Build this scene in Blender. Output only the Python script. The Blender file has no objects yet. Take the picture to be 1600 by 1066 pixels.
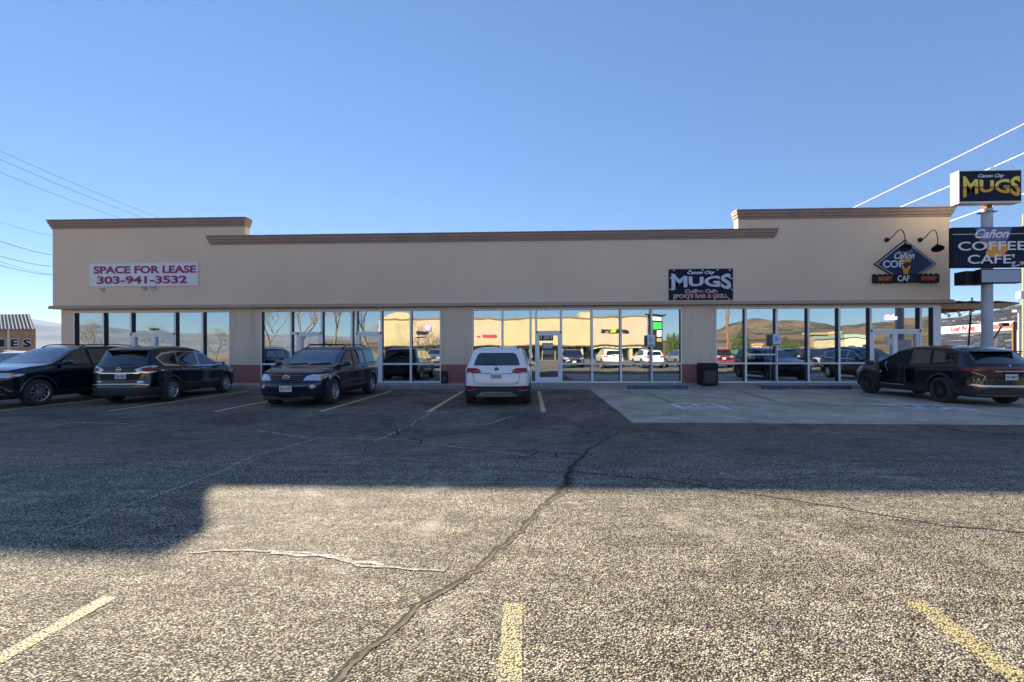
import bpy, bmesh, math, random
from mathutils import Vector, Matrix, noise
from mathutils.bvhtree import BVHTree
from mathutils.geometry import delaunay_2d_cdt
random.seed(7)
R=math.radians; pi=math.pi
scene=bpy.context.scene
# ------------------------------------------------------------ camera, sky, sun, exposure
CAM_H=1.53; F_PX=690.0; YAW=R(2.2); ROLL=R(.16)
cd=bpy.data.cameras.new("camera"); cam=bpy.data.objects.new("camera",cd); scene.collection.objects.link(cam)
cd.sensor_width=36; cd.lens=F_PX/1600*36; cd.shift_y=16/1600; cd.clip_start=.1; cd.clip_end=20000
cam.matrix_world=Matrix.Translation((0,0,CAM_H))@Matrix.Rotation(YAW,4,'Z')@Matrix.Rotation(R(90),4,'X')@Matrix.Rotation(ROLL*-1,4,'Z')
scene.camera=cam
SUN_EL=math.atan(.4025); SUN_DIR=Vector((-.615,1.0,1.174*.4025)).normalized()   # towards the sun
wd=bpy.data.worlds.new("World"); scene.world=wd; wd.use_nodes=True
wn=wd.node_tree.nodes; wl=wd.node_tree.links
sky=wn.new('ShaderNodeTexSky'); sky.sky_type='NISHITA'; sky.sun_disc=False
sky.sun_elevation=SUN_EL; sky.sun_rotation=math.atan2(SUN_DIR.x,SUN_DIR.y)
sky.altitude=2500; sky.air_density=1.0; sky.dust_density=0.0; sky.ozone_density=2.0
# photographic tone of the sky: brightness compressed, colour kept
sp=wn.new('ShaderNodeSeparateColor'); sp.mode='HSV'; cb=wn.new('ShaderNodeCombineColor'); cb.mode='HSV'; wl.new(sky.outputs[0],sp.inputs[0])
def wmath(op,x,v):
    n=wn.new('ShaderNodeMath'); n.operation=op; wl.new(x,n.inputs[0]); n.inputs[1].default_value=v; return n.outputs[0]
wl.new(wmath('ADD',sp.outputs[0],.005),cb.inputs[0]); wl.new(wmath('POWER',sp.outputs[1],.78),cb.inputs[1]); wl.new(wmath('POWER',sp.outputs[2],.52),cb.inputs[2])
wl.new(cb.outputs[0],wn['Background'].inputs[0]); wn['Background'].inputs[1].default_value=.100
sd=bpy.data.lights.new("sun",'SUN'); sd.energy=3.95; sd.angle=R(.45); sd.color=(1,.885,.68)
so=bpy.data.objects.new("sun",sd); scene.collection.objects.link(so); so.rotation_euler=SUN_DIR.to_track_quat('Z','Y').to_euler()
scene.view_settings.view_transform='Standard'; scene.view_settings.look='None'; scene.view_settings.gamma=1
scene.view_settings.exposure=1.96
# ------------------------------------------------------------ pixel -> world (layout only)
def ray(px,py):
    u=px-800.; v=549.-py
    u,v=u*math.cos(ROLL)+v*math.sin(ROLL),-u*math.sin(ROLL)+v*math.cos(ROLL)
    return (u*math.cos(YAW)-F_PX*math.sin(YAW), u*math.sin(YAW)+F_PX*math.cos(YAW), v)
def G(px,py,z=0.):
    d=ray(px,py); k=(z-CAM_H)/d[2]; return (d[0]*k,d[1]*k)
def WX(px,Y): d=ray(px,549); return d[0]*Y/d[1]
def WZ(px,py,Y): d=ray(px,py); return CAM_H+d[2]*Y/d[1]
# ------------------------------------------------------------ materials
def mat(name,col=(.5,.5,.5),rough=.6,metal=0.,coat=0.,emis=None,es=1.,spec=.5):
    m=bpy.data.materials.new(name); m.use_nodes=True; b=m.node_tree.nodes['Principled BSDF']
    b.inputs['Base Color'].default_value=(*col,1); b.inputs['Roughness'].default_value=rough
    b.inputs['Metallic'].default_value=metal; b.inputs['Coat Weight'].default_value=coat; b.inputs['Coat Roughness'].default_value=.03
    b.inputs['Specular IOR Level'].default_value=spec
    if emis: b.inputs['Emission Color'].default_value=(*emis,1); b.inputs['Emission Strength'].default_value=es
    return m
class NT:
    def __init__(s,m): s.t=m.node_tree; s.n=s.t.nodes; s.l=s.t.links; s.b=s.n['Principled BSDF']; s.co=s.n.new('ShaderNodeTexCoord').outputs['Object']
    def node(s,t,**k):
        n=s.n.new(t)
        for a,v in k.items():
            if a.startswith('i_'):
                key=a[2:]; key=int(key) if key.isdigit() else key.replace('_',' ')
                if hasattr(v,'links'): s.l.new(v,n.inputs[key])
                else: n.inputs[key].default_value=v
            else: setattr(n,a,v)
        return n
    def noise(s,sc,det=3,rough=.55,vec=None,dist=0):
        return s.node('ShaderNodeTexNoise',i_Vector=vec or s.co,i_Scale=sc,i_Detail=det,i_Roughness=rough,i_Distortion=dist).outputs[0]
    def scale(s,v): return s.node('ShaderNodeMapping',i_Vector=s.co,i_Scale=v).outputs[0]
    def ramp(s,f,stops,interp='LINEAR'):
        n=s.n.new('ShaderNodeValToRGB'); s.l.new(f,n.inputs[0]); n.color_ramp.interpolation=interp
        e=n.color_ramp.elements
        while len(e)<len(stops): e.new(.5)
        for i,(p,c) in enumerate(stops):
            e[i].position=p; e[i].color=(*c,1) if isinstance(c,tuple) else (c,c,c,1)
        return n.outputs[0]
    def mix(s,f,a,b,bt='MIX'):
        n=s.n.new('ShaderNodeMix'); n.data_type='RGBA'; n.blend_type=bt
        for i,v in ((0,f),(6,a),(7,b)):
            if hasattr(v,'links'): s.l.new(v,n.inputs[i])
            else: n.inputs[i].default_value=v if not isinstance(v,tuple) else (*v,1)
        return n.outputs[2]
    def math(s,op,a,b=0.):
        n=s.n.new('ShaderNodeMath'); n.operation=op
        for i,v in ((0,a),(1,b)):
            if hasattr(v,'links'): s.l.new(v,n.inputs[i])
            else: n.inputs[i].default_value=v
        return n.outputs[0]
    def color(s,c): s.l.new(c,s.b.inputs['Base Color'])
    def rough(s,c): s.l.new(c,s.b.inputs['Roughness'])
    def bump(s,h,st=.3,d=.01): 
        n=s.node('ShaderNodeBump',i_Height=h,i_Strength=st,i_Distance=d); s.l.new(n.outputs[0],s.b.inputs['Normal'])
def noisy(name,c1,c2,sc=3,rough=.8,bump=0,det=4,**k):
    m=mat(name,c1,rough,**k); t=NT(m); n=t.noise(sc,det); t.color(t.ramp(n,[(.3,c1),(.7,c2)]))
    if bump: t.bump(t.noise(sc*8,4),bump,.01)
    return m
# asphalt: stones in dark binder, worn patches, dust
M={}
m=mat('asphalt',(.2,.19,.17),.9,spec=.25); t=NT(m)
vor=t.node('ShaderNodeTexVoronoi',i_Vector=t.co,i_Scale=94.,i_Randomness=1.); 
sep=t.node('ShaderNodeSeparateColor',i_0=vor.outputs['Color'])
stone=t.ramp(sep.outputs[0],[(0,(.13,.10,.065)),(.22,(.28,.225,.15)),(.5,(.46,.395,.29)),(1,(.74,.66,.51))])
edge=t.ramp(vor.outputs['Distance'],[(.40,1.),(.66,0.)])
stone=t.mix(edge,(.055,.045,.038),stone)
vor2=t.node('ShaderNodeTexVoronoi',i_Vector=t.co,i_Scale=36.); sep2=t.node('ShaderNodeSeparateColor',i_0=vor2.outputs['Color'])
stone=t.mix(.8,stone,t.ramp(sep2.outputs[0],[(0,.62),(1,1.3)]),'MULTIPLY')
big=t.noise(.35,5,.6,dist=.4); stone=t.mix(.9,stone,t.ramp(big,[(.3,.8),(.7,1.12)]),'MULTIPLY')
med=t.noise(2.2,6,.7); stone=t.mix(.7,stone,t.ramp(med,[(.35,.72),(.65,1.25)]),'MULTIPLY')
oil=t.ramp(t.noise(1.1,3,.5,dist=.8),[(.66,0.),(.74,1.)]); stone=t.mix(t.math('MULTIPLY',oil,.35),stone,(.09,.08,.07))
dust=t.ramp(t.noise(.8,8,.75,dist=1.),[(.56,0.),(.68,1.)]); stone=t.mix(t.math('MULTIPLY',dust,.45),stone,(.60,.53,.41))
stone=t.mix(.85,stone,t.ramp(t.noise(2.2,8,.8,vec=t.scale((.45,2.2,1)),dist=.6),[(.38,.62),(.62,1.3)]),'MULTIPLY')
# darker, finer surface nearer the shop, broken by paler streaks
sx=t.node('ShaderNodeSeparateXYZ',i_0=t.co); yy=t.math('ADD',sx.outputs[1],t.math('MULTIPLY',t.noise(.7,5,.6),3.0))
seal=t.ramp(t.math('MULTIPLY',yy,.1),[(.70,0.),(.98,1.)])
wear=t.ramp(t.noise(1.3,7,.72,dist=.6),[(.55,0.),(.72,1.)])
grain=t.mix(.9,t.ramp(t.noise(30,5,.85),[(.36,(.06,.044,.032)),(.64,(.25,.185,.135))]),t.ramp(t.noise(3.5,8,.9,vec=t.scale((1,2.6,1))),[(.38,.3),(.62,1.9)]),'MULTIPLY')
farcol=t.mix(t.math('MULTIPLY',wear,.8),grain,(.30,.25,.20))
scf=t.ramp(t.noise(2.4,8,.78,vec=t.scale((.5,2.4,1)),dist=.8),[(.54,0.),(.66,1.)]); farcol=t.mix(t.math('MULTIPLY',scf,.6),farcol,(.33,.27,.22))
farcol=t.mix(.85,farcol,t.ramp(t.noise(.55,7,.65,dist=.7),[(.34,.5),(.66,1.5)]),'MULTIPLY')
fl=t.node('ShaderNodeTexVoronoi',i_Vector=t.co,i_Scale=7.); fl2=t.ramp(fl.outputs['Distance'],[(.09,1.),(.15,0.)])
farcol=t.mix(t.math('MULTIPLY',fl2,.7),farcol,(.45,.42,.36))
t.color(t.mix(seal,stone,farcol)); t.bump(vor.outputs['Distance'],.55,-.012); M['asphalt']=m
m=mat('concrete_pad',(.3,.28,.26),.85); t=NT(m)
a=t.ramp(t.noise(.9,7,.7,dist=.5),[(.32,(.33,.25,.17)),(.5,(.54,.42,.30)),(.68,(.70,.57,.42))])
a=t.mix(.6,a,t.ramp(t.noise(14,5,.8),[(.35,.55),(.65,1.4)]),'MULTIPLY')
st=t.ramp(t.noise(2.6,6,.75,vec=t.scale((1,2.2,1))),[(.56,0.),(.66,1.)]); a=t.mix(t.math('MULTIPLY',st,.55),a,(.5,.46,.4))
t.color(a); t.bump(t.noise(40,4,.7),.2,.01); M['pad']=m
m=mat('sidewalk_concrete',(.3,.28,.26),.85); t=NT(m)
a=t.ramp(t.noise(1.7,6,.7),[(.3,(.27,.24,.20)),(.7,(.44,.40,.34))]); t.color(t.mix(.5,a,t.ramp(t.noise(22,4,.8),[(.3,.7),(.7,1.2)]),'MULTIPLY')); M['walk']=m
M['blue']=noisy('blue_kerb_paint',(.035,.075,.16),(.17,.18,.20),5,.8)
m=mat('stucco',(.42,.37,.31),.9); t=NT(m)
a=t.ramp(t.noise(.35,4,.5),[(.3,(.72,.555,.41)),(.7,(.78,.61,.455))])
dr=t.ramp(t.noise(1.1,5,.6,vec=t.scale((1.6,1.6,.12))),[(.5,1.),(.78,.95)]); a=t.mix(.8,a,dr,'MULTIPLY')
t.color(a); t.bump(t.noise(70,4,.7),.25,.01); M['stucco']=m
m=mat('pilaster_stucco',(.42,.37,.31),.9); t=NT(m)
a=t.ramp(t.noise(.8,4,.5),[(.3,(.70,.55,.41)),(.7,(.78,.62,.465))])
dr=t.ramp(t.noise(2.,5,.65,vec=t.scale((1.8,1.8,.16))),[(.5,1.),(.74,.72)]); t.color(t.mix(.8,a,dr,'MULTIPLY')); t.bump(t.noise(70,4,.7),.2,.01); M['pil']=m
M['cornice']=noisy('cornice_brown',(.30,.205,.165),(.36,.25,.20),1.2,.75)
M['cap']=mat('cornice_cap_red',(.32,.15,.11),.6)
M['maroon']=noisy('maroon_wainscot',(.33,.115,.10),(.38,.14,.12),2.5,.75,bump=.15)
M['alu']=noisy('aluminium_frame',(.86,.85,.84),(.90,.89,.88),3,.4)
M['side_shade_corner']=mat('side_shade_and_corner_dark',(.02,.022,.03),.5)  # near-black for painted mullion shade; also the dark door corner pieces
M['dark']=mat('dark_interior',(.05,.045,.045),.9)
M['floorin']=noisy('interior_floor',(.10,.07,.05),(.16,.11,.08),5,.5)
def glassmat(name,fac,tint=(.85,.93,.95),refl=(.95,.97,1.)):
    m=bpy.data.materials.new(name); m.use_nodes=True; n=m.node_tree.nodes; l=m.node_tree.links; n.remove(n['Principled BSDF'])
    g=n.new('ShaderNodeBsdfGlossy'); g.inputs['Roughness'].default_value=0.0; g.inputs['Color'].default_value=(*refl,1)
    tr=n.new('ShaderNodeBsdfTransparent'); tr.inputs[0].default_value=(*tint,1)
    lw=n.new('ShaderNodeLayerWeight'); lw.inputs[0].default_value=.25
    mr=n.new('ShaderNodeMapRange'); mr.inputs[3].default_value=fac; mr.inputs[4].default_value=1.; l.new(lw.outputs[0],mr.inputs[0])
    tc=n.new('ShaderNodeTexCoord'); ns=n.new('ShaderNodeTexNoise'); ns.inputs['Scale'].default_value=.9; ns.inputs['Detail'].default_value=1.; l.new(tc.outputs['Object'],ns.inputs['Vector'])
    bp=n.new('ShaderNodeBump'); bp.inputs['Strength'].default_value=.45; bp.inputs['Distance'].default_value=.006; l.new(ns.outputs[0],bp.inputs['Height']); l.new(bp.outputs[0],g.inputs['Normal'])
    mx=n.new('ShaderNodeMixShader'); l.new(mr.outputs[0],mx.inputs[0]); l.new(tr.outputs[0],mx.inputs[1]); l.new(g.outputs[0],mx.inputs[2]); l.new(mx.outputs[0],n['Material Output'].inputs[0])
    return m
M['glass']=glassmat('window_glass',.50,(.6,.64,.64),(.93,.97,1.))
M['carglass']=mat('car_glass',(.012,.015,.02),.03,coat=1.,spec=1.)
M['white']=mat('white_paint',(.8,.8,.8),.4); M['black']=mat('black_plastic',(.015,.015,.016),.55,spec=.25); M['blackm']=mat('black_metal',(.015,.015,.018),.5,spec=.25)
M['yellow']=None
m=mat('yellow_road_paint',(.6,.47,.18),.7); t=NT(m); vq=t.node('ShaderNodeTexVoronoi',i_Vector=t.co,i_Scale=94.); eq=t.ramp(vq.outputs['Distance'],[(.45,0.),(.68,1.)])
k=t.mix(t.ramp(t.noise(9,6,.85),[(.42,0.),(.62,1.)]),(.66,.52,.22),(.45,.38,.22)); t.color(t.mix(eq,k,(.05,.045,.035))); t.bump(vq.outputs['Distance'],.5,-.01); M['yellow']=m
m=mat('far_yellow_paint',(.7,.55,.25),.7); t=NT(m); t.color(t.mix(t.ramp(t.noise(12,6,.85),[(.45,0.),(.65,1.)]),(.85,.64,.27),(.42,.34,.18))); M['yfar']=m
m=mat('faded_yellow_paint',(.3,.25,.15),.8); t=NT(m); t.color(t.mix(t.ramp(t.noise(6,6,.8),[(.42,0.),(.6,1.)]),(.38,.29,.13),(.25,.23,.21))); M['yfade']=m
m=mat('blue_white_road_paint',(.5,.55,.7),.8); t=NT(m); t.color(t.mix(t.ramp(t.noise(12,6,.8),[(.45,0.),(.6,1.)]),(.85,.86,.9),(.55,.55,.55))); M['bw']=m
M['crack']=noisy('crack_fill',(.04,.03,.022),(.24,.17,.10),14,.95,bump=.5,det=7); M['crackd']=mat('crack_dark',(.02,.02,.022),.95)
m=mat('pale_streak',(.5,.48,.42),.9); t=NT(m); vq=t.node('ShaderNodeTexVoronoi',i_Vector=t.co,i_Scale=94.); t.color(t.mix(t.ramp(vq.outputs['Distance'],[(.4,0.),(.7,1.)]),t.mix(t.ramp(t.noise(8,6,.8),[(.4,0.),(.6,1.)]),(.78,.73,.63),(.42,.37,.3)),(.12,.10,.08))); M['pale']=m
M['wood']=noisy('weathered_wood',(.16,.085,.045),(.26,.15,.08),3,.8); M['galv']=noisy('grey_painted_steel',(.42,.44,.48),(.55,.56,.58),2.5,.5,metal=.2)
M['rust']=noisy('rusty_steel',(.2,.08,.04),(.3,.15,.09),6,.8)
M['chrome']=mat('chrome',(.75,.75,.76),.12,metal=1.); M['silver']=mat('alloy_silver',(.62,.62,.64),.28,metal=.8)
M['tyre']=mat('tyre_rubber',(.038,.036,.034),.85); M['clad']=mat('grey_plastic_cladding',(.028,.03,.035),.6)
M['red']=mat('red_lens',(.30,.010,.012),.2,spec=.4); M['clear']=mat('clear_lens',(.62,.64,.68),.12,metal=.3,coat=1.); M['orange']=mat('amber_lens',(.7,.25,.06),.2,coat=1.)
M['seam']=mat('panel_gap',(.003,.003,.003),.9)
M['navysign']=mat('navy_sign_face',(.012,.017,.04),.6,spec=.15); M['maroontxt']=mat('maroon_lettering',(.30,.015,.13),.5)
M['signwhite']=mat('sign_white',(.72,.73,.78),.5); M['txtwhite']=mat('white_lettering',(.8,.8,.85),.4)
M['redtxt']=mat('red_lettering',(.5,.03,.04),.4); M['grn']=mat('green_panel',(.05,.5,.10),.5)
# ------------------------------------------------------------ mesh helpers
COL=scene.collection
class MB:
    def __init__(s): s.v=[]; s.f=[]; s.mi=[]
    def add(s,vs,fs,mi=0):
        o=len(s.v); s.v+=[tuple(v) for v in vs]; s.f+=[tuple(i+o for i in f) for f in fs]; s.mi+=[mi]*len(fs)
    def box(s,x0,y0,z0,x1,y1,z1,mi=0):
        s.add([(x0,y0,z0),(x1,y0,z0),(x1,y1,z0),(x0,y1,z0),(x0,y0,z1),(x1,y0,z1),(x1,y1,z1),(x0,y1,z1)],
              [(0,3,2,1),(4,5,6,7),(0,1,5,4),(1,2,6,5),(2,3,7,6),(3,0,4,7)],mi)
    def tube(s,pts,r,n=8,mi=0,caps=True):
        pts=[Vector(p) for p in pts]; N=len(pts); rs=r if isinstance(r,(list,tuple)) else [r]*N
        vs=[]; up=None
        for i,p in enumerate(pts):
            d=(pts[min(i+1,N-1)]-pts[max(i-1,0)]).normalized()
            if up is None: up=Vector((0,0,1)) if abs(d.z)<.9 else Vector((1,0,0))
            a=d.cross(up).normalized(); b=a.cross(d).normalized(); up=b
            for k in range(n):
                t=2*pi*k/n; vs.append(p+(a*math.cos(t)+b*math.sin(t))*rs[i])
        fs=[(i*n+k,i*n+(k+1)%n,(i+1)*n+(k+1)%n,(i+1)*n+k) for i in range(N-1) for k in range(n)]
        if caps: fs+=[tuple(range(n))[::-1],tuple((N-1)*n+k for k in range(n))]
        s.add(vs,fs,mi)
    def lathe(s,prof,c=(0,0,0),axis='Z',n=24,mi=0):
        vs=[]
        for (r,h) in prof:
            for k in range(n):
                t=2*pi*k/n; a,b=r*math.cos(t),r*math.sin(t)
                v={'Z':(a,b,h),'Y':(a,h,b),'X':(h,a,b)}[axis]; vs.append((v[0]+c[0],v[1]+c[1],v[2]+c[2]))
        s.add(vs,[(i*n+k,i*n+(k+1)%n,(i+1)*n+(k+1)%n,(i+1)*n+k) for i in range(len(prof)-1) for k in range(n)],mi)
    def prism(s,poly,y0,y1,mi=0):      # poly in (x,z), extruded along y
        n=len(poly); vs=[(x,y0,z) for x,z in poly]+[(x,y1,z) for x,z in poly]
        s.add(vs,[tuple(range(n))[::-1],tuple(range(n,2*n))]+[(i,(i+1)%n,n+(i+1)%n,n+i) for i in range(n)],mi)
    def build(s,name,mats,parent=None,smooth=False,loc=None,bevel=0,fix=True):
        me=bpy.data.meshes.new(name); me.from_pydata(s.v,[],s.f)
        for mm in (mats if isinstance(mats,(list,tuple)) else [mats]): me.materials.append(mm)
        me.polygons.foreach_set('material_index',s.mi)
        if fix:
            bm=bmesh.new(); bm.from_mesh(me); bmesh.ops.recalc_face_normals(bm,faces=bm.faces)
            bm.to_mesh(me); bm.free()
        if smooth:
            me.polygons.foreach_set('use_smooth',[True]*len(me.polygons)); me.set_sharp_from_angle(angle=R(35))
        o=bpy.data.objects.new(name,me); COL.objects.link(o)
        if parent: o.parent=parent
        if loc: o.location=loc
        if bevel:
            bv=o.modifiers.new('bevel','BEVEL'); bv.width=bevel; bv.segments=2; bv.limit_method='ANGLE'
        return o
def tag(o,label=None,cat=None,group=None,kind=None):
    for k,v in (('label',label),('category',cat),('group',group),('kind',kind)):
        if v: o[k]=v
    return o
def empty(name,loc=(0,0,0),rz=0.,**k):
    o=bpy.data.objects.new(name,None); COL.objects.link(o); o.location=loc; o.rotation_euler=(0,0,rz); o.empty_display_size=.3
    return tag(o,**k)
def kids(o): return [c for c in bpy.data.objects if c.parent==o]
def copy_tree(o,parent=None):
    c=o.copy(); COL.objects.link(c)
    if parent: c.parent=parent
    for ch in kids(o): copy_tree(ch,c)
    return c
def text(s,x0,z0,x1,z1,Y,name,m,parent=None,bold=0.,shear=0.,warp=None,thick=.012,space=1.,flip=False,keep=False):
    """lettering filling the box x0..x1, z0..z1 on the plane Y, facing -Y (flip: facing +Y, x0>x1)"""
    cu=bpy.data.curves.new('t','FONT'); cu.body=s; cu.size=1; cu.offset=bold; cu.shear=shear; cu.space_character=space; cu.extrude=.01; cu.resolution_u=4
    o=bpy.data.objects.new('t',cu); COL.objects.link(o); bpy.context.view_layer.update()
    me=bpy.data.meshes.new_from_object(o.evaluated_get(bpy.context.evaluated_depsgraph_get())); bpy.data.objects.remove(o); bpy.data.curves.remove(cu)
    xs=[v.co.x for v in me.vertices]; ys=[v.co.y for v in me.vertices]
    if warp:
        bm=bmesh.new(); bm.from_mesh(me); bmesh.ops.triangulate(bm,faces=bm.faces); bmesh.ops.subdivide_edges(bm,edges=bm.edges,cuts=2); bm.to_mesh(me); bm.free()
    ax,bx,ay,by=min(xs),max(xs),min(ys),max(ys); cx,cz=(x0+x1)/2,(z0+z1)/2
    for v in me.vertices:
        u=(v.co.x-ax)/(bx-ax); w=(v.co.y-ay)/(by-ay)
        if warp: u,w=warp(u,w)
        d=thick if v.co.z>0 else .001
        v.co=(x0+(x1-x0)*u-cx,(d if flip else -d),z0+(z1-z0)*w-cz)
    me.materials.clear(); me.materials.append(m)
    ob=bpy.data.objects.new(name,me); COL.objects.link(ob); ob.location=(cx,Y,cz)
    if parent:
        ob.parent=parent; ob.location=Vector((cx,Y,cz))-(Vector((0,0,0)) if keep else Vector(parent.location))
    return ob
ZC=[0]
def strip(pts,w,z,name,m,jit=0.):
    """flat strip along ground points; w scalar or list"""
    ZC[0]+=1; z=(.0012 if z<.008 else z)+.00012*(ZC[0]%24); n=len(pts); ws=w if isinstance(w,list) else [w]*n; vs=[]
    for i,(x,y) in enumerate(pts):
        a=Vector(pts[max(i-1,0)]); b=Vector(pts[min(i+1,n-1)]); d=(b-a).normalized(); p=Vector((-d.y,d.x))
        l=ws[i]/2*(1+jit*random.uniform(-1,1)); r=ws[i]/2*(1+jit*random.uniform(-1,1))
        vs+=[(x+p.x*l,y+p.y*l,z),(x-p.x*r,y-p.y*r,z)]
    b=MB(); b.add(vs,[(2*i,2*i+1,2*i+3,2*i+2) for i in range(n-1)])
    return tag(b.build(name,m),kind='structure')
def meander(pts,step=.06,amp=.03,ws=None,seed=0):
    out=[];wo=[]
    for i in range(len(pts)-1):
        a,b=Vector(pts[i]),Vector(pts[i+1]); L=(b-a).length; n=max(2,int(L/step)); p=Vector((-(b-a).y,(b-a).x)).normalized()
        for k in range(n):
            q=a.lerp(b,k/n); nz=noise.noise((q.x*4+seed,q.y*4,seed))*amp+noise.noise((q.x*19,q.y*19+seed,1))*amp*.6
            out.append(tuple(q+p*nz)); 
            if ws: wo.append((ws[i]+(ws[i+1]-ws[i])*k/n))
    out.append(pts[-1]); 
    if ws: wo.append(ws[-1]); return out,wo
    return out
# ============================================================ GROUND
b=MB(); N=48; S=9000
b.add([(-S,-S,-.06),(S,-S,-.06),(S,S,-.06),(-S,S,-.06)],[(0,1,2,3)])
M['dirt']=noisy('dry_ground',(.22,.17,.11),(.36,.29,.19),.08,.95,det=8)
tag(b.build('ground',M['dirt']),kind='structure')
b=MB(); b.add([(-70,-75,0),(60,-75,0),(60,60,0),(-70,60,0)],[(0,1,2,3)]); tag(b.build('parking_lot',M['asphalt']),kind='structure')
KY=17.75
# concrete accessible pad
pad=[G(925,612),G(988,660)]; b=MB(); xl0=2.40; 
b.add([(2.42,KY,.004),(2.2,9.5,.004),(26,9.05,.004),(26,KY,.004)],[(0,1,2,3)]); tag(b.build('concrete_pad',M['pad']),kind='structure')
# sidewalk with kerb, ramp between the two blue kerbs
b=MB(); b.box(-21.4,KY,-.02,6.3,19.42,.15); b.box(9.2,KY,-.02,18.2,19.42,.15)
b.add([(6.3,KY,.012),(9.2,KY,.012),(9.2,18.6,.15),(6.3,18.6,.15),(6.3,19.42,.15),(9.2,19.42,.15)],[(0,1,2,3),(3,2,5,4)])
b.box(-21.4,KY-.02,.0,3.6,KY,.142); tag(b.build('sidewalk',M['walk']),kind='structure')
for x0,x1 in ((3.9,6.3),(9.2,12.6)):
    b=MB(); b.box(x0,KY-.012,.005,x1,KY+.10,.153); tag(b.build('painted_kerb',M['blue']),kind='structure')
b=MB(); b.box(1.9,KY-.1,0,3.8,KY-.005,.10); tag(b.build('kerb_edge',M['walk']),kind='structure')
# stall lines against the shop
for x in (-13.95,-10.98,-8.1,-5.33,-2.55,.37):
    strip([(x+random.uniform(-.015,.015),11.1),(x,14),(x,16.9)],.125,.004,'stall_line',M['yfar'],.05)
strip([(4.35,17.4),(4.25,15.2),(4.2,13.1)],.12,.009,'stall_line',M['yfade'],.1)
strip([(8.0,17.3),(7.6,15),(7.2,12.5),(12.5,12.3)],.14,.009,'stall_line',M['yfade'],.1)
strip([(12.9,17.0),(12.8,12.3),(15.5,12.2)],.12,.009,'stall_line',M['yfade'],.1)
# near lines: across the camera's own row
def near(p0,p1,w=.115):
    d=(Vector(p1)-Vector(p0)); strip([p0,tuple(Vector(p0)+d*.5),tuple(Vector(p0)+d*3.)],w,.004,'stall_line',M['yellow'],.06)
near((-.10,2.68),(-.095,2.04)); near(G(1427,937),G(1575,1048),.125); near(G(172,933),G(0,1030),.1)
# faded accessible symbols: square outline with wheelchair
def symbol(cx,cy,s,px=1.):
    b=MB()
    def ln(pts,w=.16):
        n=len(pts)
        for i in range(n-1):
            a=Vector(pts[i]);c=Vector(pts[i+1]);d=(c-a).normalized();p=Vector((-d.y,d.x))*w/2
            b.add([(*(a+p),0),(*(a-p),0),(*(c-p),0),(*(c+p),0)],[(0,1,2,3)])
    h=s/2; ln([(-h,-h),(-h,h)]); ln([(-h-.045,h),(h,h)]); ln([(h,h+.045),(h,-h)])
    ln([(.02,.32*s),(0,.02*s),(.2*s,.02*s),(.3*s,-.25*s)]); 
    ln([(-.05*s+math.cos(a)*.22*s,-.12*s+math.sin(a)*.22*s) for a in [R(100+i*26) for i in range(11)]],.14)
    b.lathe([(.001,0),(.08*s,0)],(0.02,.4*s,0),n=12)
    o=b.build('accessible_symbol',M['bw'],loc=(cx,cy,.009)); tag(o,kind='structure'); return o
symbol(4.65,12.3,1.15); symbol(10.65,12.2,1.3)
# cracks and streaks
P,W_=meander([G(*p) for p in [(505,1085),(540,1050),(610,985),(690,925),(770,870),(850,790),(885,760),(890,735),(925,700),(985,665)]],.03,.045,[.03,.03,.028,.03,.03,.035,.09,.07,.03,.015],3)
strip(P,[w*1.5 for w in W_],.004,'crack',M['crack'],.3); strip([(x-.012,y+.01) for x,y in P],[w*.75 for w in W_],.009-.0045,'crack',M['crackd'],.8)
for pts,w in (([(893,738),(960,743),(1040,752),(1100,760),(1170,772),(1250,783),(1380,805),(1480,822),(1600,832)],.022),
              ([(790,704),(840,706),(885,709),(915,710)],.03),([(800,716),(850,714),(900,718)],.025),([(838,706),(830,713)],.025),([(872,708),(870,716)],.025),
              ([(618,672),(624,679),(612,684)],.04),([(640,686),(660,690),(655,694)],.04)):
    strip(meander([G(*p) for p in pts],.08,.05,seed=w*100),w,.004,'crack',M['crackd'],.5)
for pts,w in (([(300,862),(360,861),(420,862),(500,868),(545,875),(560,882),(620,886),(695,893)],.022),([(425,863),(500,869),(560,881),(600,884)],.035),
              ([(560,682),(640,688),(700,697),(780,706),(880,718)],.035),([(400,672),(480,685),(560,686),(600,688)],.04),([(90,830),(180,795),(300,755),(400,712),(500,684)],.035),
              ([(75,667),(115,660),(200,662)],.05),([(585,690),(640,665),(680,640)],.04),([(610,745),(622,745)],.06),([(712,665),(760,664),(800,650)],.05)):
    strip(meander([G(*p) for p in pts],.07,.04,seed=w*77+len(pts)),w,.004,'pale_streak',M['pale'],.7)
# ============================================================ SHOP BUILDING
FY=19.2; SY=19.4; XL,XR=-21.56,17.65; sx0=XL+.2; sx1=XR-.22
shop=empty('shop_building',(0,FY,0),label='long tan stucco strip shop with brown cornices and glazed shopfronts',cat='building')
def P_(b,name,m,parent=shop,**k):
    o=b.build(name,m,**k); o.parent=parent
    off=Vector((0,0,0)); q=parent
    while q: off+=Vector(q.location); q=q.parent
    o.location=-off; return o
ST0,ST1=-12.64,8.93; ZT=7.51; ZM=6.70
b=MB(); b.box(XL,FY,3.5,XR,FY+.5,6.34)
b.box(XL,FY,6.34,ST0,FY+.38,7.14); b.box(ST1,FY,6.34,XR,FY+.38,7.14); b.box(ST0,FY,6.34,ST1,FY+.5,6.5)
b.box(XL,FY+.5,3.5,XL+.4,FY+17,6.5); b.box(XR-.4,FY+.5,3.5,XR,FY+17,6.5); b.box(XL+.4,FY+16.6,0,XR-.4,FY+17,6.5)
b.box(XL+.4,FY+.5,6.2,XR-.4,FY+16.6,6.3)          # roof deck
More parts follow.
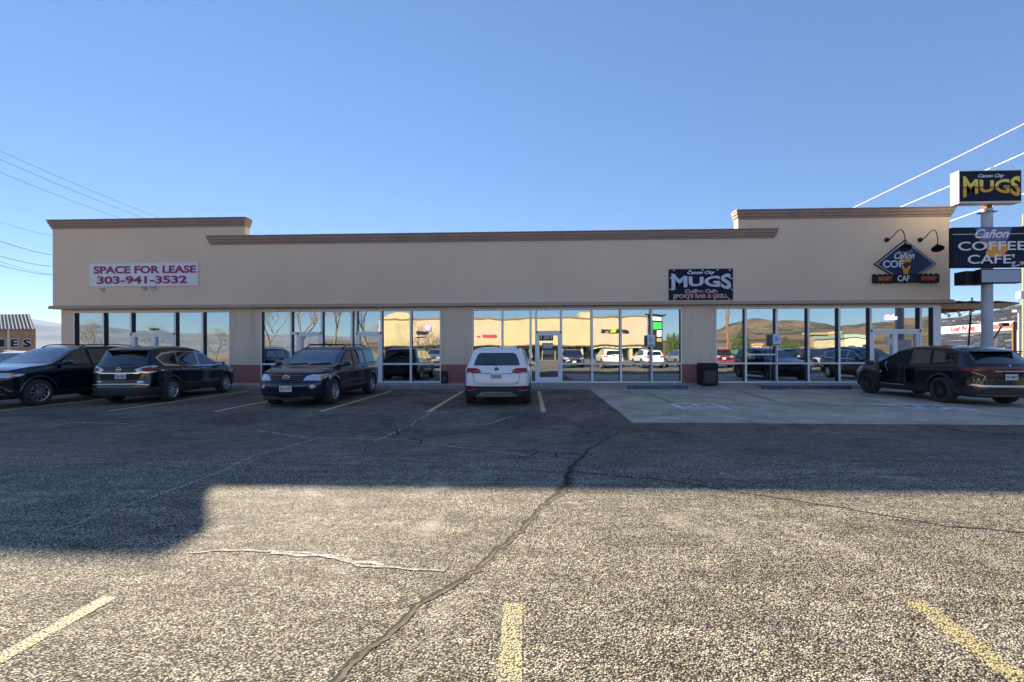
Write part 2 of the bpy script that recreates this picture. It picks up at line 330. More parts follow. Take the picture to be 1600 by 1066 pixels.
b.box(sx0,SY+.15,0,sx0+.3,FY+16.6,3.5); b.box(sx1-.3,SY+.15,0,sx1,FY+16.6,3.5)
P_(b,'fascia_wall',M['stucco'])
def cornice(x0,x1,zt,ret0,ret1):
    prof=[(.15,zt),(.15,zt-.05),(.12,zt-.055),(.12,zt-.17),(.075,zt-.19),(.075,zt-.29),(.03,zt-.31),(.03,zt-.385)]
    b=MB()
    for i,(p0,z1,z0) in enumerate([(.15,zt,zt-.045),(.12,zt-.045,zt-.17),(.08,zt-.17,zt-.285),(.035,zt-.285,zt-.385)]):
        e0=p0 if ret0 else 0; e1=p0 if ret1 else 0
        b.box(x0-e0,FY-p0,z0,x1+e1,FY,z1,1 if i==0 else 0)
        if ret0==2: b.box(x0-e0,FY,z0,x0,FY+.38,z1,1 if i==0 else 0)
        if ret1==2: b.box(x1,FY,z0,x1+e1,FY+.38,z1,1 if i==0 else 0)
    P_(b,'cornice',[M['cornice'],M['cap']])
cornice(XL,ST0-.02,ZT,2,2); cornice(ST1+.02,XR,ZT,2,2); cornice(-14.17,10.41,ZM,1,1)
b=MB(); b.box(XL,FY+.001,7.14,ST0-.02,FY+.38,7.5); b.box(ST1+.02,FY+.001,7.14,XR,FY+.38,7.5); b.box(ST0,FY+.001,6.5,ST1,FY+.5,6.69); P_(b,'parapet_cap',M['stucco'])
b=MB(); b.box(XL-.1,FY-.09,3.56,XR+.09,FY,3.64); b.box(XL-.12,FY-.11,3.5,XR+.11,FY+.2,3.56); P_(b,'soffit_trim',noisy('soffit_brown',(.42,.31,.24),(.48,.36,.28),1.5,.8))
# windows
ZB,ZW=.15,3.40; ZR=.98; ZD=2.37
pil=[(93,116),(360,408),(689,738),(1065,1118)]
for a,c in pil:
    b=MB(); bw=MB()
    x0,x1=WX(a,SY),WX(c,SY)
    if a==93: x0=sx0
    b.box(x0,SY-.02,.95,x1,SY+.35,3.5); bw.box(x0,SY-.035,.15,x1,SY+.35,.95)
    P_(b,'pilaster',M['pil']); P_(bw,'wainscot',M['maroon'])
b=MB(); b.box(sx0,SY+.02,ZW,sx1,SY+.35,3.5); P_(b,'header',M['pil'])
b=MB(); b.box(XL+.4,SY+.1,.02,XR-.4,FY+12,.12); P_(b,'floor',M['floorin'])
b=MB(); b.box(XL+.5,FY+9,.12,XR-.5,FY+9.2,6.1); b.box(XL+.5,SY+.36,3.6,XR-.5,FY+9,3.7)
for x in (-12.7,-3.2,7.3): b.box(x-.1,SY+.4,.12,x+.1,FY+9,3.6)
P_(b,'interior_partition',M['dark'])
fy0,fy1=SY-.03,SY+.13; GY=SY+.085
def shadesides(o):  # colours side faces near-black as mullion shade and its mirror image
    o.data.materials.append(M['side_shade_corner'])
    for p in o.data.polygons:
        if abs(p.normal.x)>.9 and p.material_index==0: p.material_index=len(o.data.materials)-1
def frame(b,x0,x1,z0,z1,w=.05,sill=.05,top=.06):
    b.box(x0,fy0,z0,x0+w,fy1,z1); b.box(x1-w,fy0,z0,x1,fy1,z1); b.box(x0+w,fy0,z0,x1-w,fy1,z0+sill); b.box(x0+w,fy0,z1-top,x1-w,fy1,z1)
def window(pa,pc,rail=True,z0=ZB,z1=ZW,extra=None,w=.045):
    x0,x1=WX(pa,SY),WX(pc,SY); b=MB(); frame(b,x0,x1,z0,z1,w)
    if rail: b.box(x0+w,fy0,ZR-.035,x1-w,fy1,ZR+.035)
    if extra: b.box(x0+w,fy0,extra-.03,x1-w,fy1,extra+.03)
    o=P_(b,'window',M['alu']); shadesides(o)
    p=MB(); p.box(x0+w-.01,GY,z0+.03,x1-w+.01,GY+.008,z1-.04); P_(p,'pane',M['glass'],o)
def door(pa,pc,leafs,trans=True):
    x0,x1=WX(pa,SY),WX(pc,SY)
    if trans: window(pa,pc,False,ZD,ZW)
    b=MB(); frame(b,x0,x1,ZB,ZD,.055,.02,.05); n=len(leafs)
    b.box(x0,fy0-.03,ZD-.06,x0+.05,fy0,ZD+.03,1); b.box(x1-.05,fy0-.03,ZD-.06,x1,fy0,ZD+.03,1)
    shadesides(P_(b,'door_frame',[M['alu'],M['side_shade_corner']]))
    for (q0,q1,hand) in leafs:
        a,c=x0+.055+(x1-x0-.11)*q0,x0+.055+(x1-x0-.11)*q1; z0,z1=ZB+.03,ZD-.06; w=.085
        b=MB(); b.box(a,fy0+.01,z0,a+w,fy1-.02,z1); b.box(c-w,fy0+.01,z0,c,fy1-.02,z1); b.box(a+w,fy0+.01,z0,c-w,fy1-.02,z0+.2); b.box(a+w,fy0+.01,z1-.09,c-w,fy1-.02,z1)
        o=P_(b,'door',M['alu']); p=MB(); p.box(a+w-.01,GY,z0+.18,c-w+.01,GY+.008,z1-.08); P_(p,'pane',M['glass'],o)
        h=MB(); hx=a+w*.5 if hand<0 else c-w*.5; h.tube([(hx,fy0-.06,1.0),(hx,fy0-.06,1.35)],.012); h.tube([(hx,fy0-.06,1.03),(hx,fy0+.02,1.03)],.01); h.tube([(hx,fy0-.06,1.32),(hx,fy0+.02,1.32)],.01)
        h.box(a+w,fy0-.02,1.02,c-w,fy0,1.05); P_(h,'handle',M['alu'],o)
for a,c in ((116,162),(162,205)): window(a,c)
door(205,274,[(0,.5,1),(.5,1,-1)])
for a,c in ((274,317),(317,360)): window(a,c)
window(408,455); window(455,503,False,ZD,ZW); 
bx=MB(); 
def sidelite(pa,pc): window(pa,pc,False,ZB,ZD,w=.035)
sidelite(455,465); door(465,503,[(0,1,1)],False); window(503,550); window(550,557,w=.04); door(557,596,[(0,1,1)]); window(596,642); window(642,689)
window(738,785); window(785,829); window(829,838,w=.05); door(838,877,[(0,1,-1)])
for a,c in ((877,925),(925,970),(970,1018),(1018,1065),(1118,1165)): window(a,c)
window(1165,1213,extra=1.36)
for a,c in ((1213,1263),(1263,1311),(1311,1360)): window(a,c)
door(1360,1438,[(0,.5,1),(.5,1,-1)]); window(1438,1459)
b=MB(); b.box(WX(1459,SY),fy0,ZB,sx1,fy1+.3,ZW); P_(b,'end_post',M['alu'])
# ============================================================ SIGNS ON THE FASCIA
def fbox(p0,q0,p1,q1,Y=FY): return WX(p0,Y),WZ((p0+p1)/2,q1,Y),WX(p1,Y),WZ((p0+p1)/2,q0,Y)
x0,z0,x1,z1=fbox(142,411.5,311,447.5)
ls=empty('lease_banner',((x0+x1)/2,FY,z0),label='white banner reading SPACE FOR LEASE high on the left wall',cat='sign')
b=MB(); b.box(x0,FY-.05,z0,x1,FY-.005,z1); P_(b,'panel',M['signwhite'],ls)
h=z1-z0; w=x1-x0
text('SPACE FOR LEASE',x0+.04*w,z0+.55*h,x0+.985*w,z0+.88*h,FY-.05,'lettering',M['maroontxt'],ls,bold=.034)
text('303-941-3532',x0+.07*w,z0+.10*h,x0+.90*w,z0+.44*h,FY-.05,'lettering',M['maroontxt'],ls,bold=.034)
for i,(px,py,s) in enumerate(((162,453,'by itself below the left end of the lease banner'),(227,451,'left one of the close pair under the lease banner'),(242,450.5,'right one of the close pair under the lease banner'))):
    x,z=WX(px,FY),WZ(px,py,FY); b=MB(); b.box(x-.05,FY-.09,z-.08,x+.06,FY,z+.08); b.tube([(x,FY-.09,z),(x-.04,FY-.16,z+.03)],.035)
    o=b.build('wall_spotlight',M['galv']); tag(o,'small grey conduit box '+s,'conduit box',group='conduit boxes under the lease banner')
# black banner
x0,z0,x1,z1=fbox(1045,420.5,1145,469)
mg=empty('bar_banner',((x0+x1)/2,FY,z0),label='black banner with big silver MUGS letters and small red lines',cat='sign'); w=x1-x0;h=z1-z0
b=MB(); b.box(x0,FY-.04,z0,x1,FY-.005,z1); P_(b,'panel',M['navysign'],mg)
M['mugs']=mat('silver_lettering',(.55,.58,.68),.4)
def bulge(u,w):
    k=(2*u-1)**2; return u,(.5+(w-.5)*(.62+.38*k))
def bulge2(u,w):
    k=(2*u-1)**2; top=.78+.22*k; bot=.26-.26*k
    return u,bot+(top-bot)*w
text('MUGS',x0+.04*w,z0+.30*h,x0+.97*w,z0+.87*h,FY-.04,'lettering',M['mugs'],mg,bold=.036,warp=bulge2)
text('Canon City',x0+.29*w,z0+.80*h,x0+.72*w,z0+.94*h,FY-.04,'lettering',M['txtwhite'],mg,bold=.02,shear=.35)
text('Coffee Cafe',x0+.25*w,z0+.22*h,x0+.76*w,z0+.345*h,FY-.04,'lettering',M['txtwhite'],mg,bold=.05)
text('Coffee Cafe',x0+.257*w,z0+.23*h,x0+.753*w,z0+.335*h,FY-.052,'lettering',M['redtxt'],mg,bold=.0)
text('SPORTS BAR & GRILL',x0+.07*w,z0+.06*h,x0+.92*w,z0+.19*h,FY-.04,'lettering',M['txtwhite'],mg,bold=.05)
text('SPORTS BAR & GRILL',x0+.078*w,z0+.07*h,x0+.912*w,z0+.18*h,FY-.052,'lettering',M['redtxt'],mg,bold=.0)
b=MB()
for u,v in ((.08,.96),(.33,.96),(.53,.96),(.76,.96),(.95,.95),(.03,.72),(.02,.35),(.98,.68),(.98,.33),(.08,.03),(.3,.035),(.71,.035),(.94,.03)):
    b.lathe([(.001,-.012),(.028,-.01),(.03,0)],(x0+u*w,FY-.04,z0+v*h),'Y',10)
P_(b,'grommets',M['txtwhite'],mg)
# diamond cafe sign with its ribbon
cx=WX(1413,FY); cz=WZ(1413,413,FY); pw=(WX(1462,FY)-WX(1365,FY))/2; ph=(WZ(1413,375,FY)-WZ(1413,451,FY))/2*1.0
ds=empty('cafe_wall_sign',(cx,FY,cz-ph),label='dark blue diamond cafe sign with a ribbon beneath it on the right wall',cat='sign')
def dia(s): return [(cx-pw*s,cz),(cx,cz-ph*s*.8),(cx+pw*s,cz),(cx,cz+ph*s)]
b=MB(); b.prism(dia(1),FY-.06,FY-.005); P_(b,'backing',M['black'],ds)
b=MB(); b.prism(dia(.95),FY-.066,FY-.06); P_(b,'border',M['galv'],ds)
b=MB(); b.prism(dia(.90),FY-.072,FY-.066); P_(b,'face',mat('diamond_face',(.02,.045,.12),.3),ds)
M['orangeart']=mat('orange_art',(.85,.34,.02),.4); M['purpleart']=mat('purple_art',(.14,.12,.30),.4)
b=MB(); q=pw/49.
b.prism([(cx-8*q,cz+8*q),(cx+9*q,cz+8*q),(cx+9*q,cz+3*q),(cx-7*q,cz+2*q)],FY-.076,FY-.072)
b.prism([(cx-7*q,cz-2*q),(cx-3*q,cz-3*q),(cx,cz-9*q),(cx+5*q,cz-3*q),(cx+9*q,cz-3*q),(cx+4*q,cz-14*q),(cx+3*q,cz-22*q),(cx-3*q,cz-22*q),(cx-3*q,cz-13*q)],FY-.076,FY-.072)
P_(b,'cup_art',M['orangeart'],ds)
b=MB(); b.prism([(cx-12*q,cz+20*q),(cx-8*q,cz+16*q),(cx+9*q,cz+16*q),(cx+12*q,cz+20*q),(cx+6*q,cz+28*q),(cx-6*q,cz+28*q)],FY-.075,FY-.072); P_(b,'steam_art',M['purpleart'],ds)
text('Cañon',cx-18*q,cz+8*q,cx+14*q,cz+19*q,FY-.078,'lettering',M['txtwhite'],ds,bold=.015,shear=.4)
text('COF',cx-36*q,cz-6*q,cx-4*q,cz+6*q,FY-.078,'lettering',M['txtwhite'],ds,bold=.02)
text('FE',cx+9*q,cz-6*q,cx+30*q,cz+6*q,FY-.074,'lettering',mat('worn_lettering',(.04,.06,.09),.5),ds)
rx0,rz0,rx1,rz1=fbox(1362,428.5,1465,443.5)
b=MB(); n=14
for (u0,u1) in ((0,.31),(.69,1)):
    pts=[]
    for i in range(n+1): pts.append((rx0+(rx1-rx0)*(u0+(u1-u0)*i/n),rz1-.02+.03*math.sin(i*1.7)))
    for i in range(n,-1,-1): pts.append((rx0+(rx1-rx0)*(u0+(u1-u0)*i/n),rz0+.02+.03*math.sin(i*1.9)))
    b.prism(pts,FY-.10,FY-.04)
b.box(rx0+(rx1-rx0)*.31,FY-.11,rz0+.03,rx0+(rx1-rx0)*.69,FY-.04,rz1-.02); P_(b,'ribbon',M['black'],ds)
M['ortxt']=mat('orange_red_lettering',(.6,.13,.05),.4); rw=rx1-rx0; rh=rz1-rz0
text('BAKERY',rx0+.07*rw,rz0+.3*rh,rx0+.28*rw,rz0+.72*rh,FY-.11,'lettering',M['ortxt'],ds,bold=.03)
text('INTERNET',rx0+.72*rw,rz0+.3*rh,rx0+.95*rw,rz0+.72*rh,FY-.11,'lettering',M['ortxt'],ds,bold=.03)
text('CAF',rx0+.36*rw,rz0+.22*rh,rx0+.54*rw,rz0+.82*rh,FY-.12,'lettering',M['txtwhite'],ds,bold=.02)
text("E'",rx0+.56*rw,rz0+.22*rh,rx0+.66*rw,rz0+.82*rh,FY-.115,'lettering',bpy.data.materials['worn_lettering'],ds)
# gooseneck lamps
def goose(bx,by,hx,hy,lab):
    x,z=WX(bx,FY),WZ(bx,by,FY); hx2,hz=WX(hx,FY-.48),WZ(hx,hy,FY-.48); dx=hx2-x
    t=empty('gooseneck_lamp',(x,FY,z),label=lab,cat='lamp',group='black gooseneck lamps over the diamond cafe sign')
    b=MB(); b.lathe([(.001,-.05),(.09,-.045),(.1,0)],(x,FY,z),'Y',14); P_(b,'wall_plate',M['blackm'],t,smooth=True)
    b=MB(); pts=[]
    for i in range(21):
        s=i/20; pts.append((x+dx*(.85*s+.15*s*s)+.05*math.sin(pi*s), FY-.05-.5*math.sin(pi*s*.62), z-.02+ (.46*math.sin(pi*min(1,s*1.0))**1.6) +(hz+.16-z)*s))
    b.tube(pts,.017,8); P_(b,'arm',M['blackm'],t,smooth=True)
    e=Vector(pts[-1]); b=MB(); b.lathe([(.02,.12),(.05,.10),(.06,.04),(.13,-.01),(.2,-.10),(.205,-.12),(.19,-.10)],(0,0,0),'Z',20)
    o=b.build('lamp_shade',M['blackm'],smooth=True); o.parent=t; o.location=e-Vector(t.location)+Vector((0,0,-.08)); o.rotation_euler=(R(-25),R(18),0)
goose(1386,375,1414,387,'black gooseneck lamp whose shade covers the tip of the diamond sign')
goose(1438,375,1464,388,'black gooseneck lamp right of the diamond sign near the wall corner')
# ============================================================ PYLON SIGN
PY=17.2
pc=WX(1542.5,PY+.3); pyl=empty('pylon_sign',(pc,PY+.3,0),label='tall grey pole sign with MUGS and COFFEE CAFE cabinets beside the shop',cat='sign')
z_=lambda py,Y=PY: WZ(1545,py,Y)
b=MB(); yc=PY+.3; b.lathe([(.165,0),(.165,z_(327,yc)),(.001,z_(327,yc))],(pc,yc,0),'Z',28); b.lathe([(.09,z_(327,yc)),(.09,z_(316,yc))],(pc,yc,0),'Z',20); P_(b,'pole',M['galv'],pyl,smooth=True)
b=MB(); b.box(pc-.10,yc-.10,z_(329),pc+.10,yc+.10,z_(315)); b.box(pc-.22,yc-.18,z_(329),pc+.22,yc+.18,z_(327.8)); P_(b,'bracket',M['rust'],pyl)
# upper cabinet
x0=WX(1499,PY); x1=WX(1597,PY); z0,z1=WZ(1548,317,PY),WZ(1548,266,PY); dp=.34
M['cab']=mat('white_cabinet',(.78,.77,.72),.5)
b=MB(); b.box(x0,PY,z0,x1,PY+dp,z1); P_(b,'upper_cabinet',M['cab'],pyl)
b=MB(); b.box(x0+.03,PY-.012,z0+.06,x1-.03,PY+.001,z1-.03); f=P_(b,'upper_face',M['navysign'],pyl)
w=x1-x0;h=z1-z0
m=mat('yellow_orange_lettering',(.8,.4,.05),.4); t=NT(m); s_=t.node('ShaderNodeSeparateXYZ',i_0=t.co); t.color(t.ramp(t.math('ADD',t.math('MULTIPLY',s_.outputs[2],.8),.5),[(0,(.95,.22,.01)),(.42,(.95,.42,.01)),(.5,(.25,.07,.01)),(.52,(.95,.72,.06)),(.75,(.92,.80,.05)),(1,(.62,.60,.04))])); M['mugsor']=m
text('MUGS',x0+.06*w,z0+.14*h,x0+.97*w,z0+.84*h,PY-.012,'lettering',M['mugsor'],pyl,bold=.03,warp=bulge2,keep=False)
text('Canon City',x0+.30*w,z0+.74*h,x0+.72*w,z0+.88*h,PY-.012,'lettering',M['txtwhite'],pyl,bold=.02,shear=.35)
# middle cabinet
x0=WX(1488.5,PY); x1=WX(1604,PY); z0,z1=z_(418),z_(355)
b=MB(); b.box(x0,PY,z0,x1,PY+.14,z1); P_(b,'middle_cabinet',M['blackm'],pyl)
b=MB(); b.box(x0+.02,PY-.012,z0+.03,x1-.02,PY+.001,z1-.02); P_(b,'middle_face',M['navysign'],pyl)
b=MB(); b.box(x0,PY-.02,z_(366.6),x1,PY-.011,z_(365.4)); P_(b,'face_joint',M['galv'],pyl)
w=x1-x0;h=z1-z0; U=lambda u,v:(x0+u*w,z0+v*h)
b=MB(); b.prism([U(.30,.99),U(.80,.99),U(.77,.76),U(.72,.62),U(.38,.62),U(.35,.8)],PY-.016,PY-.012); P_(b,'steam_art',M['purpleart'],pyl)
b=MB(); b.prism([U(.38,.62),U(.72,.62),U(.76,.44),U(.66,.26),U(.5,.24),U(.44,.34),U(.47,.45)],PY-.017,PY-.012); P_(b,'cup_art',M['orangeart'],pyl)
text('Cañon',*U(.30,.72),*U(.76,.95),PY-.018,'lettering',M['txtwhite'],pyl,bold=.02,shear=.4)
text('COFFEE',*U(.07,.42),*U(.985,.64),PY-.018,'lettering',M['txtwhite'],pyl,bold=.01)
text("CAFE'",*U(.20,.09),*U(.83,.32),PY-.018,'lettering',M['txtwhite'],pyl,bold=.01)
b=MB(); b.box(WX(1530,PY),PY-.05,z_(443),WX(1594,PY),PY+.16,z_(421)); P_(b,'lower_cabinet',M['blackm'],pyl)
b=MB(); b.box(WX(1532,PY),PY-.06,z_(441.5),WX(1592.5,PY),PY-.049,z_(422.5)); P_(b,'lower_face',mat('blank_grey_face',(.42,.45,.55),.4),pyl)
b=MB(); b.box(WX(1495,PY+.5),PY+.16,WZ(1510,446,PY+.5),WX(1534,PY+.5),PY+.6,WZ(1510,426,PY+.5)); P_(b,'rear_cabinet',M['blackm'],pyl)
for s in (-1,1):
    b=MB(); b.tube([(pc+.5,PY-.1,z_(419)),(pc+.5+s*.12,PY-.25,z_(416))],.03); b.lathe([(.02,0),(.07,.1),(.08,.12)],(pc+.5+s*.16,PY-.28,z_(417)),'Z',12); P_(b,'floodlight',M['cab'],pyl)
# ============================================================ SMALL THINGS ON THE SIDEWALK
def acc_sign(px,pt,pb,w_px,lab):
    Y=19.22; x=WX(px,Y); z1=WZ(px,pt,Y); z0=WZ(px,pb,Y); w=WX(px+w_px/2,Y)-WX(px-w_px/2,Y)
    t=empty('accessible_parking_sign',(x,Y,.15),label=lab,cat='sign',group='accessible parking signs on posts')
    b=MB(); b.tube([(x,Y+.03,.15),(x,Y+.03,z0+.02)],.022,8); b.tube([(x,Y+.03,z0+.02),(x,Y+.03,z1-.03)],.018,8); P_(b,'post',M['galv'],t,smooth=True)
    b=MB(); b.box(x-w/2,Y-.006,z0,x+w/2,Y+.006,z1); P_(b,'panel',M['signwhite'],t,bevel=.01)
    b=MB(); cz=(z0+z1)/2+.05; s=w*.5
    b.tube([(x-.03+math.cos(a)*s*.32,Y-.012,cz-.03+math.sin(a)*s*.32) for a in [R(120+i*25) for i in range(10)]],.012,6)
    b.tube([(x-.04,Y-.012,cz+s*.5),(x-.03,Y-.012,cz+.0),(x+s*.25,Y-.012,cz+.0),(x+s*.38,Y-.012,cz-s*.38)],.013,6); b.lathe([(.001,-.02),(.024,-.01)],(x-.045,Y,cz+s*.62),'Y',10)
    P_(b,'wheelchair_symbol',bpy.data.materials.get('sign_blue') or mat('sign_blue',(.03,.11,.38),.5),t)
    text('PARKING',x-w*.4,z0+.03,x+w*.4,z0+.085,Y-.007,'lettering',bpy.data.materials['sign_blue'],t,bold=.02)
acc_sign(1017.5,523.5,541.5,12,'accessible parking sign in front of the black pylon reflection, left of the trash bin')
acc_sign(1214,522,540.5,12.5,'accessible parking sign in front of the cafe windows, right of the trash bin')
def bin_(x,Y,w,h,lab,name,dz=.15):
    t=empty(name,(x,Y,dz),label=lab,cat='bin'); z=dz
    b=MB(); b.box(x-w/2,Y-w/2,z,x+w/2,Y+w/2,z+h*.8); P_(b,'body',M['black'],t,bevel=.03)
    b=MB(); b.box(x-w*.36,Y-w/2-.012,z+h*.12,x+w*.36,Y-w/2-.001,z+h*.66); P_(b,'panel',mat('dark_grey_panel',(.035,.035,.04),.5),t)
    b=MB(); w2=w*.54; b.add([(x-w2,Y-w2,z+h*.8),(x+w2,Y-w2,z+h*.8),(x+w2,Y+w2,z+h*.8),(x-w2,Y+w2,z+h*.8),(x-w2*.85,Y-w2*.85,z+h),(x+w2*.85,Y-w2*.85,z+h),(x+w2*.85,Y+w2*.85,z+h),(x-w2*.85,Y+w2*.85,z+h)],[(0,3,2,1),(4,5,6,7),(0,1,5,4),(1,2,6,5),(2,3,7,6),(3,0,4,7)]); P_(b,'lid',M['black'],t,bevel=.02)
bin_(WX(1103.5,18.5),18.4,.64,.90,'large black trash bin by the maroon pillar base','trash_bin',.13)
bin_(WX(694,19.0),19.05,.27,.52,'small black trash bin at the foot of the maroon wall left of the white car','trash_bin')
# ============================================================ CARS
def lerp_prof(pr,x):
    # pr: list of (x,z), x descending (front to rear)
    if x>=pr[0][0]: return pr[0][1]
    for (a,za),(c,zc) in zip(pr,pr[1:]):
        if x>=c: return za+(zc-za)*(a-x)/(a-c)
    return pr[-1][1]
def zprof(pr,z):
    # pr: list of (z,dx) ascending z
    if z<=pr[0][0]: return pr[0][1]
    for (a,za),(c,zc) in zip(pr,pr[1:]):
        if z<=c: return za+(zc-za)*(z-a)/(c-a)
    return pr[-1][1]
def body_mesh(S):
    F,Rr,W=S['F'],S['R'],S['W']; top=S['top']; belt=S['belt']
    xs=[F,F-.06,F-.2,F-.42]; x=F-.62
    while x>-Rr+.55: xs.append(x); x-=.21
    xs+=[-Rr+.42,-Rr+.2,-Rr+.06,-Rr]
    for (kx,_) in top[1:-1]:
        if min(abs(kx-q) for q in xs)>.07: xs.append(kx)
    xs=sorted(xs,reverse=True); NT_=len(xs)
    zb=S.get('zb',.24); low=[0,.09,.20,.36]
    def rows(x):
        zt=lerp_prof(top,x); bz=min(lerp_prof(belt,x),zt-.07); d=bz-zb
        r=[zb,zb+.08,S['clad'],zb+d*.62,bz-.10,bz]; r[2]=max(r[1]+.03,min(r[2],r[3]-.05))
        u=zt-bz; r+=[bz+u*.12,bz+u*.55,bz+u*.88,zt]; return r,bz
    def hw(x,z,i,bz):
        s=F-x; e=x+Rr
        pl=min(1,.80+.13*min(1,s/.15)+.07*min(1,max(0,s-.15)/.5)); pl=min(pl,.85+.10*min(1,e/.15)+.05*min(1,max(0,e-.15)/.45))
        g=[.88,.955,.992,.980,1.0,.962][i] if i<6 else .95
        y=W/2*pl*g
        if i>=6: y-=(z-bz)*S.get('tumble',.34)+.012
        return y
    NC=6; cs=[-1,-.82,-.4,0,.4,.82,1]
    V={}; verts=[]
    def vert(t,r,c):
        key=(t,r,c)
        if key in V: return V[key]
        x=xs[t]; rz,bz=rows(x); z=rz[r]; cc=cs[c]
        y=hw(x,z,r,bz)*cc
        if r==9: z-=S.get('crown',.045)*abs(cc)**2.2
        if r==0: z+=0
        wf=max(0,(x-(F-.8))/.8)**1.6; wr=max(0,((-Rr+.8)-x)/.8)**1.6
        x2=x-wf*(zprof(S['xf'],z)+S.get('bowf',.16)*abs(cc)**2.6)+wr*(zprof(S['xr'],z)+S.get('bowr',.10)*abs(cc)**2.8)
        V[key]=len(verts); verts.append((x2,y,z)); return V[key]
    faces=[]; mi=[]
    for t in range(NT_-1):
        for r in range(9):
            for c in (0,6):
                faces.append((vert(t,r,c),vert(t+1,r,c),vert(t+1,r+1,c),vert(t,r+1,c))); mi.append(1 if r<2 else 0)
        for c in range(6):
            faces.append((vert(t,9,c),vert(t+1,9,c),vert(t+1,9,c+1),vert(t,9,c+1))); mi.append(0)
            faces.append((vert(t,0,c),vert(t+1,0,c),vert(t+1,0,c+1),vert(t,0,c+1))); mi.append(1)
    for t in (0,NT_-1):
        for r in range(9):
            for c in range(6):
                faces.append((vert(t,r,c),vert(t,r,c+1),vert(t,r+1,c+1),vert(t,r+1,c))); mi.append(1 if r<2 else 0)
    me=bpy.data.meshes.new('body'); me.from_pydata(verts,[],faces); me.polygons.foreach_set('material_index',mi)
    bm=bmesh.new(); bm.from_mesh(me); bmesh.ops.recalc_face_normals(bm,faces=bm.faces); bm.to_mesh(me); bm.free()
    return me
def make_car(name,S,loc,rz,**tags):
    root=empty(name,(loc[0],loc[1],0),rz,**tags); wb=S['wb']; W=S['W']; rw=S['rw']; F,Rr=S['F'],S['R']
    paint=S['paint']; me=body_mesh(S); me.materials.append(paint); me.materials.append(S.get('cladmat',M['clad']))
    ob=bpy.data.objects.new('body',me); COL.objects.link(ob)
    ss=ob.modifiers.new('s','SUBSURF'); ss.levels=2; ss.render_levels=2
    cut=[]
    for x in (wb/2,-wb/2):
        b=MB(); ra=rw+.055
        for s in (1,-1):
            pts=[(x+ra*math.cos(2*pi*k/40),rw+.01+ra*math.sin(2*pi*k/40)) for k in range(40)]
            b.prism(pts,s*(W/2-.30),s*(W/2+.2))
        c=b.build('cut',S.get('cladmat',M['clad'])); cut.append(c)
        bo=ob.modifiers.new('b','BOOLEAN'); bo.object=c; bo.operation='DIFFERENCE'; bo.solver='EXACT'; bo.material_mode='TRANSFER'
    bpy.context.view_layer.update(); dg=bpy.context.evaluated_depsgraph_get()
    nm=bpy.data.meshes.new_from_object(ob.evaluated_get(dg)); ob.modifiers.clear(); ob.data=nm; nm.name='body'
    for c in cut: bpy.data.objects.remove(c)
    nm.polygons.foreach_set('use_smooth',[True]*len(nm.polygons)); nm.set_sharp_from_angle(angle=R(42)); ob.parent=root
    bm=bmesh.new(); bm.from_mesh(nm); bv=BVHTree.FromBMesh(bm); bm.free()
    def cast(a,c,view):
        if view in 'LR': s=1 if view=='L' else -1; o=Vector((a,s*3,c)); d=Vector((0,-s,0))
        elif view in 'FB': s=1 if view=='F' else -1; o=Vector((s*5,a,c)); d=Vector((-s,0,0))
        else: o=Vector((a,c,4)); d=Vector((0,0,-1))
        h=bv.ray_cast(o,d)
        if h[0] is None:
            p=Vector((a,(1 if view=='L' else -1)*W/2,c)) if view in 'LR' else (Vector(((F if view=='F' else -Rr),a,c)) if view in 'FB' else Vector((a,c,1.6)))
            h=bv.find_nearest(p); return h[0],h[1]
        return h[0],h[1]
    def patch(nm_,poly,view,m,off=.005,parent=None,step=.06,label=None):
        n=len(poly); pts=[]
        for i in range(n):
            a=Vector(poly[i]); c=Vector(poly[(i+1)%n]); k=max(1,int((c-a).length/step))
            pts+=[a.lerp(c,j/k) for j in range(k)]
        nb=len(pts); edges=[(i,(i+1)%nb) for i in range(nb)]
        x0,x1=min(p.x for p in pts),max(p.x for p in pts); z0,z1=min(p.y for p in pts),max(p.y for p in pts)
        xx=x0+step/2
        while xx<x1:
            zz=z0+step/2
            while zz<z1: pts.append(Vector((xx,zz))); zz+=step
            xx+=step
        r=delaunay_2d_cdt(pts,edges,[list(range(nb))],1,1e-4)
        b=MB(); vs=[]; used={}
        for f in r[2]:
            for k in f:
                if k not in used:
                    p=r[0][k]; q,nn=cast(p.x,p.y,view); used[k]=len(vs); vs.append(q+(nn*off if nn else Vector()))
        b.add(vs,[tuple(used[k] for k in f) for f in r[2]])
        o=b.build(nm_,m,parent=parent or root,fix=False)
        # face outward
        o.data.polygons.foreach_set('use_smooth',[True]*len(o.data.polygons))
        if label: o['label']=label
        return o
    def line(nm_,pts,view,m=None,w=.012,off=.003,parent=None):
        b=MB(); n=len(pts); P=[]
        for i in range(n-1):
            a=Vector(pts[i]);c=Vector(pts[i+1]);k=max(1,int((c-a).length/.05)); P+=[a.lerp(c,j/k) for j in range(k)]
        P.append(Vector(pts[-1])); vs=[]
        for i,p in enumerate(P):
            d=(P[min(i+1,len(P)-1)]-P[max(i-1,0)]).normalized(); q=Vector((-d.y,d.x))*w/2
            for s in (q,-q):
                h,nn=cast(p.x+s.x,p.y+s.y,view); vs.append(h+nn*off)
        b.add(vs,[(2*i,2*i+1,2*i+3,2*i+2) for i in range(len(P)-1)]); o=b.build(nm_,m or M['seam'],parent=parent or root,fix=False); return o
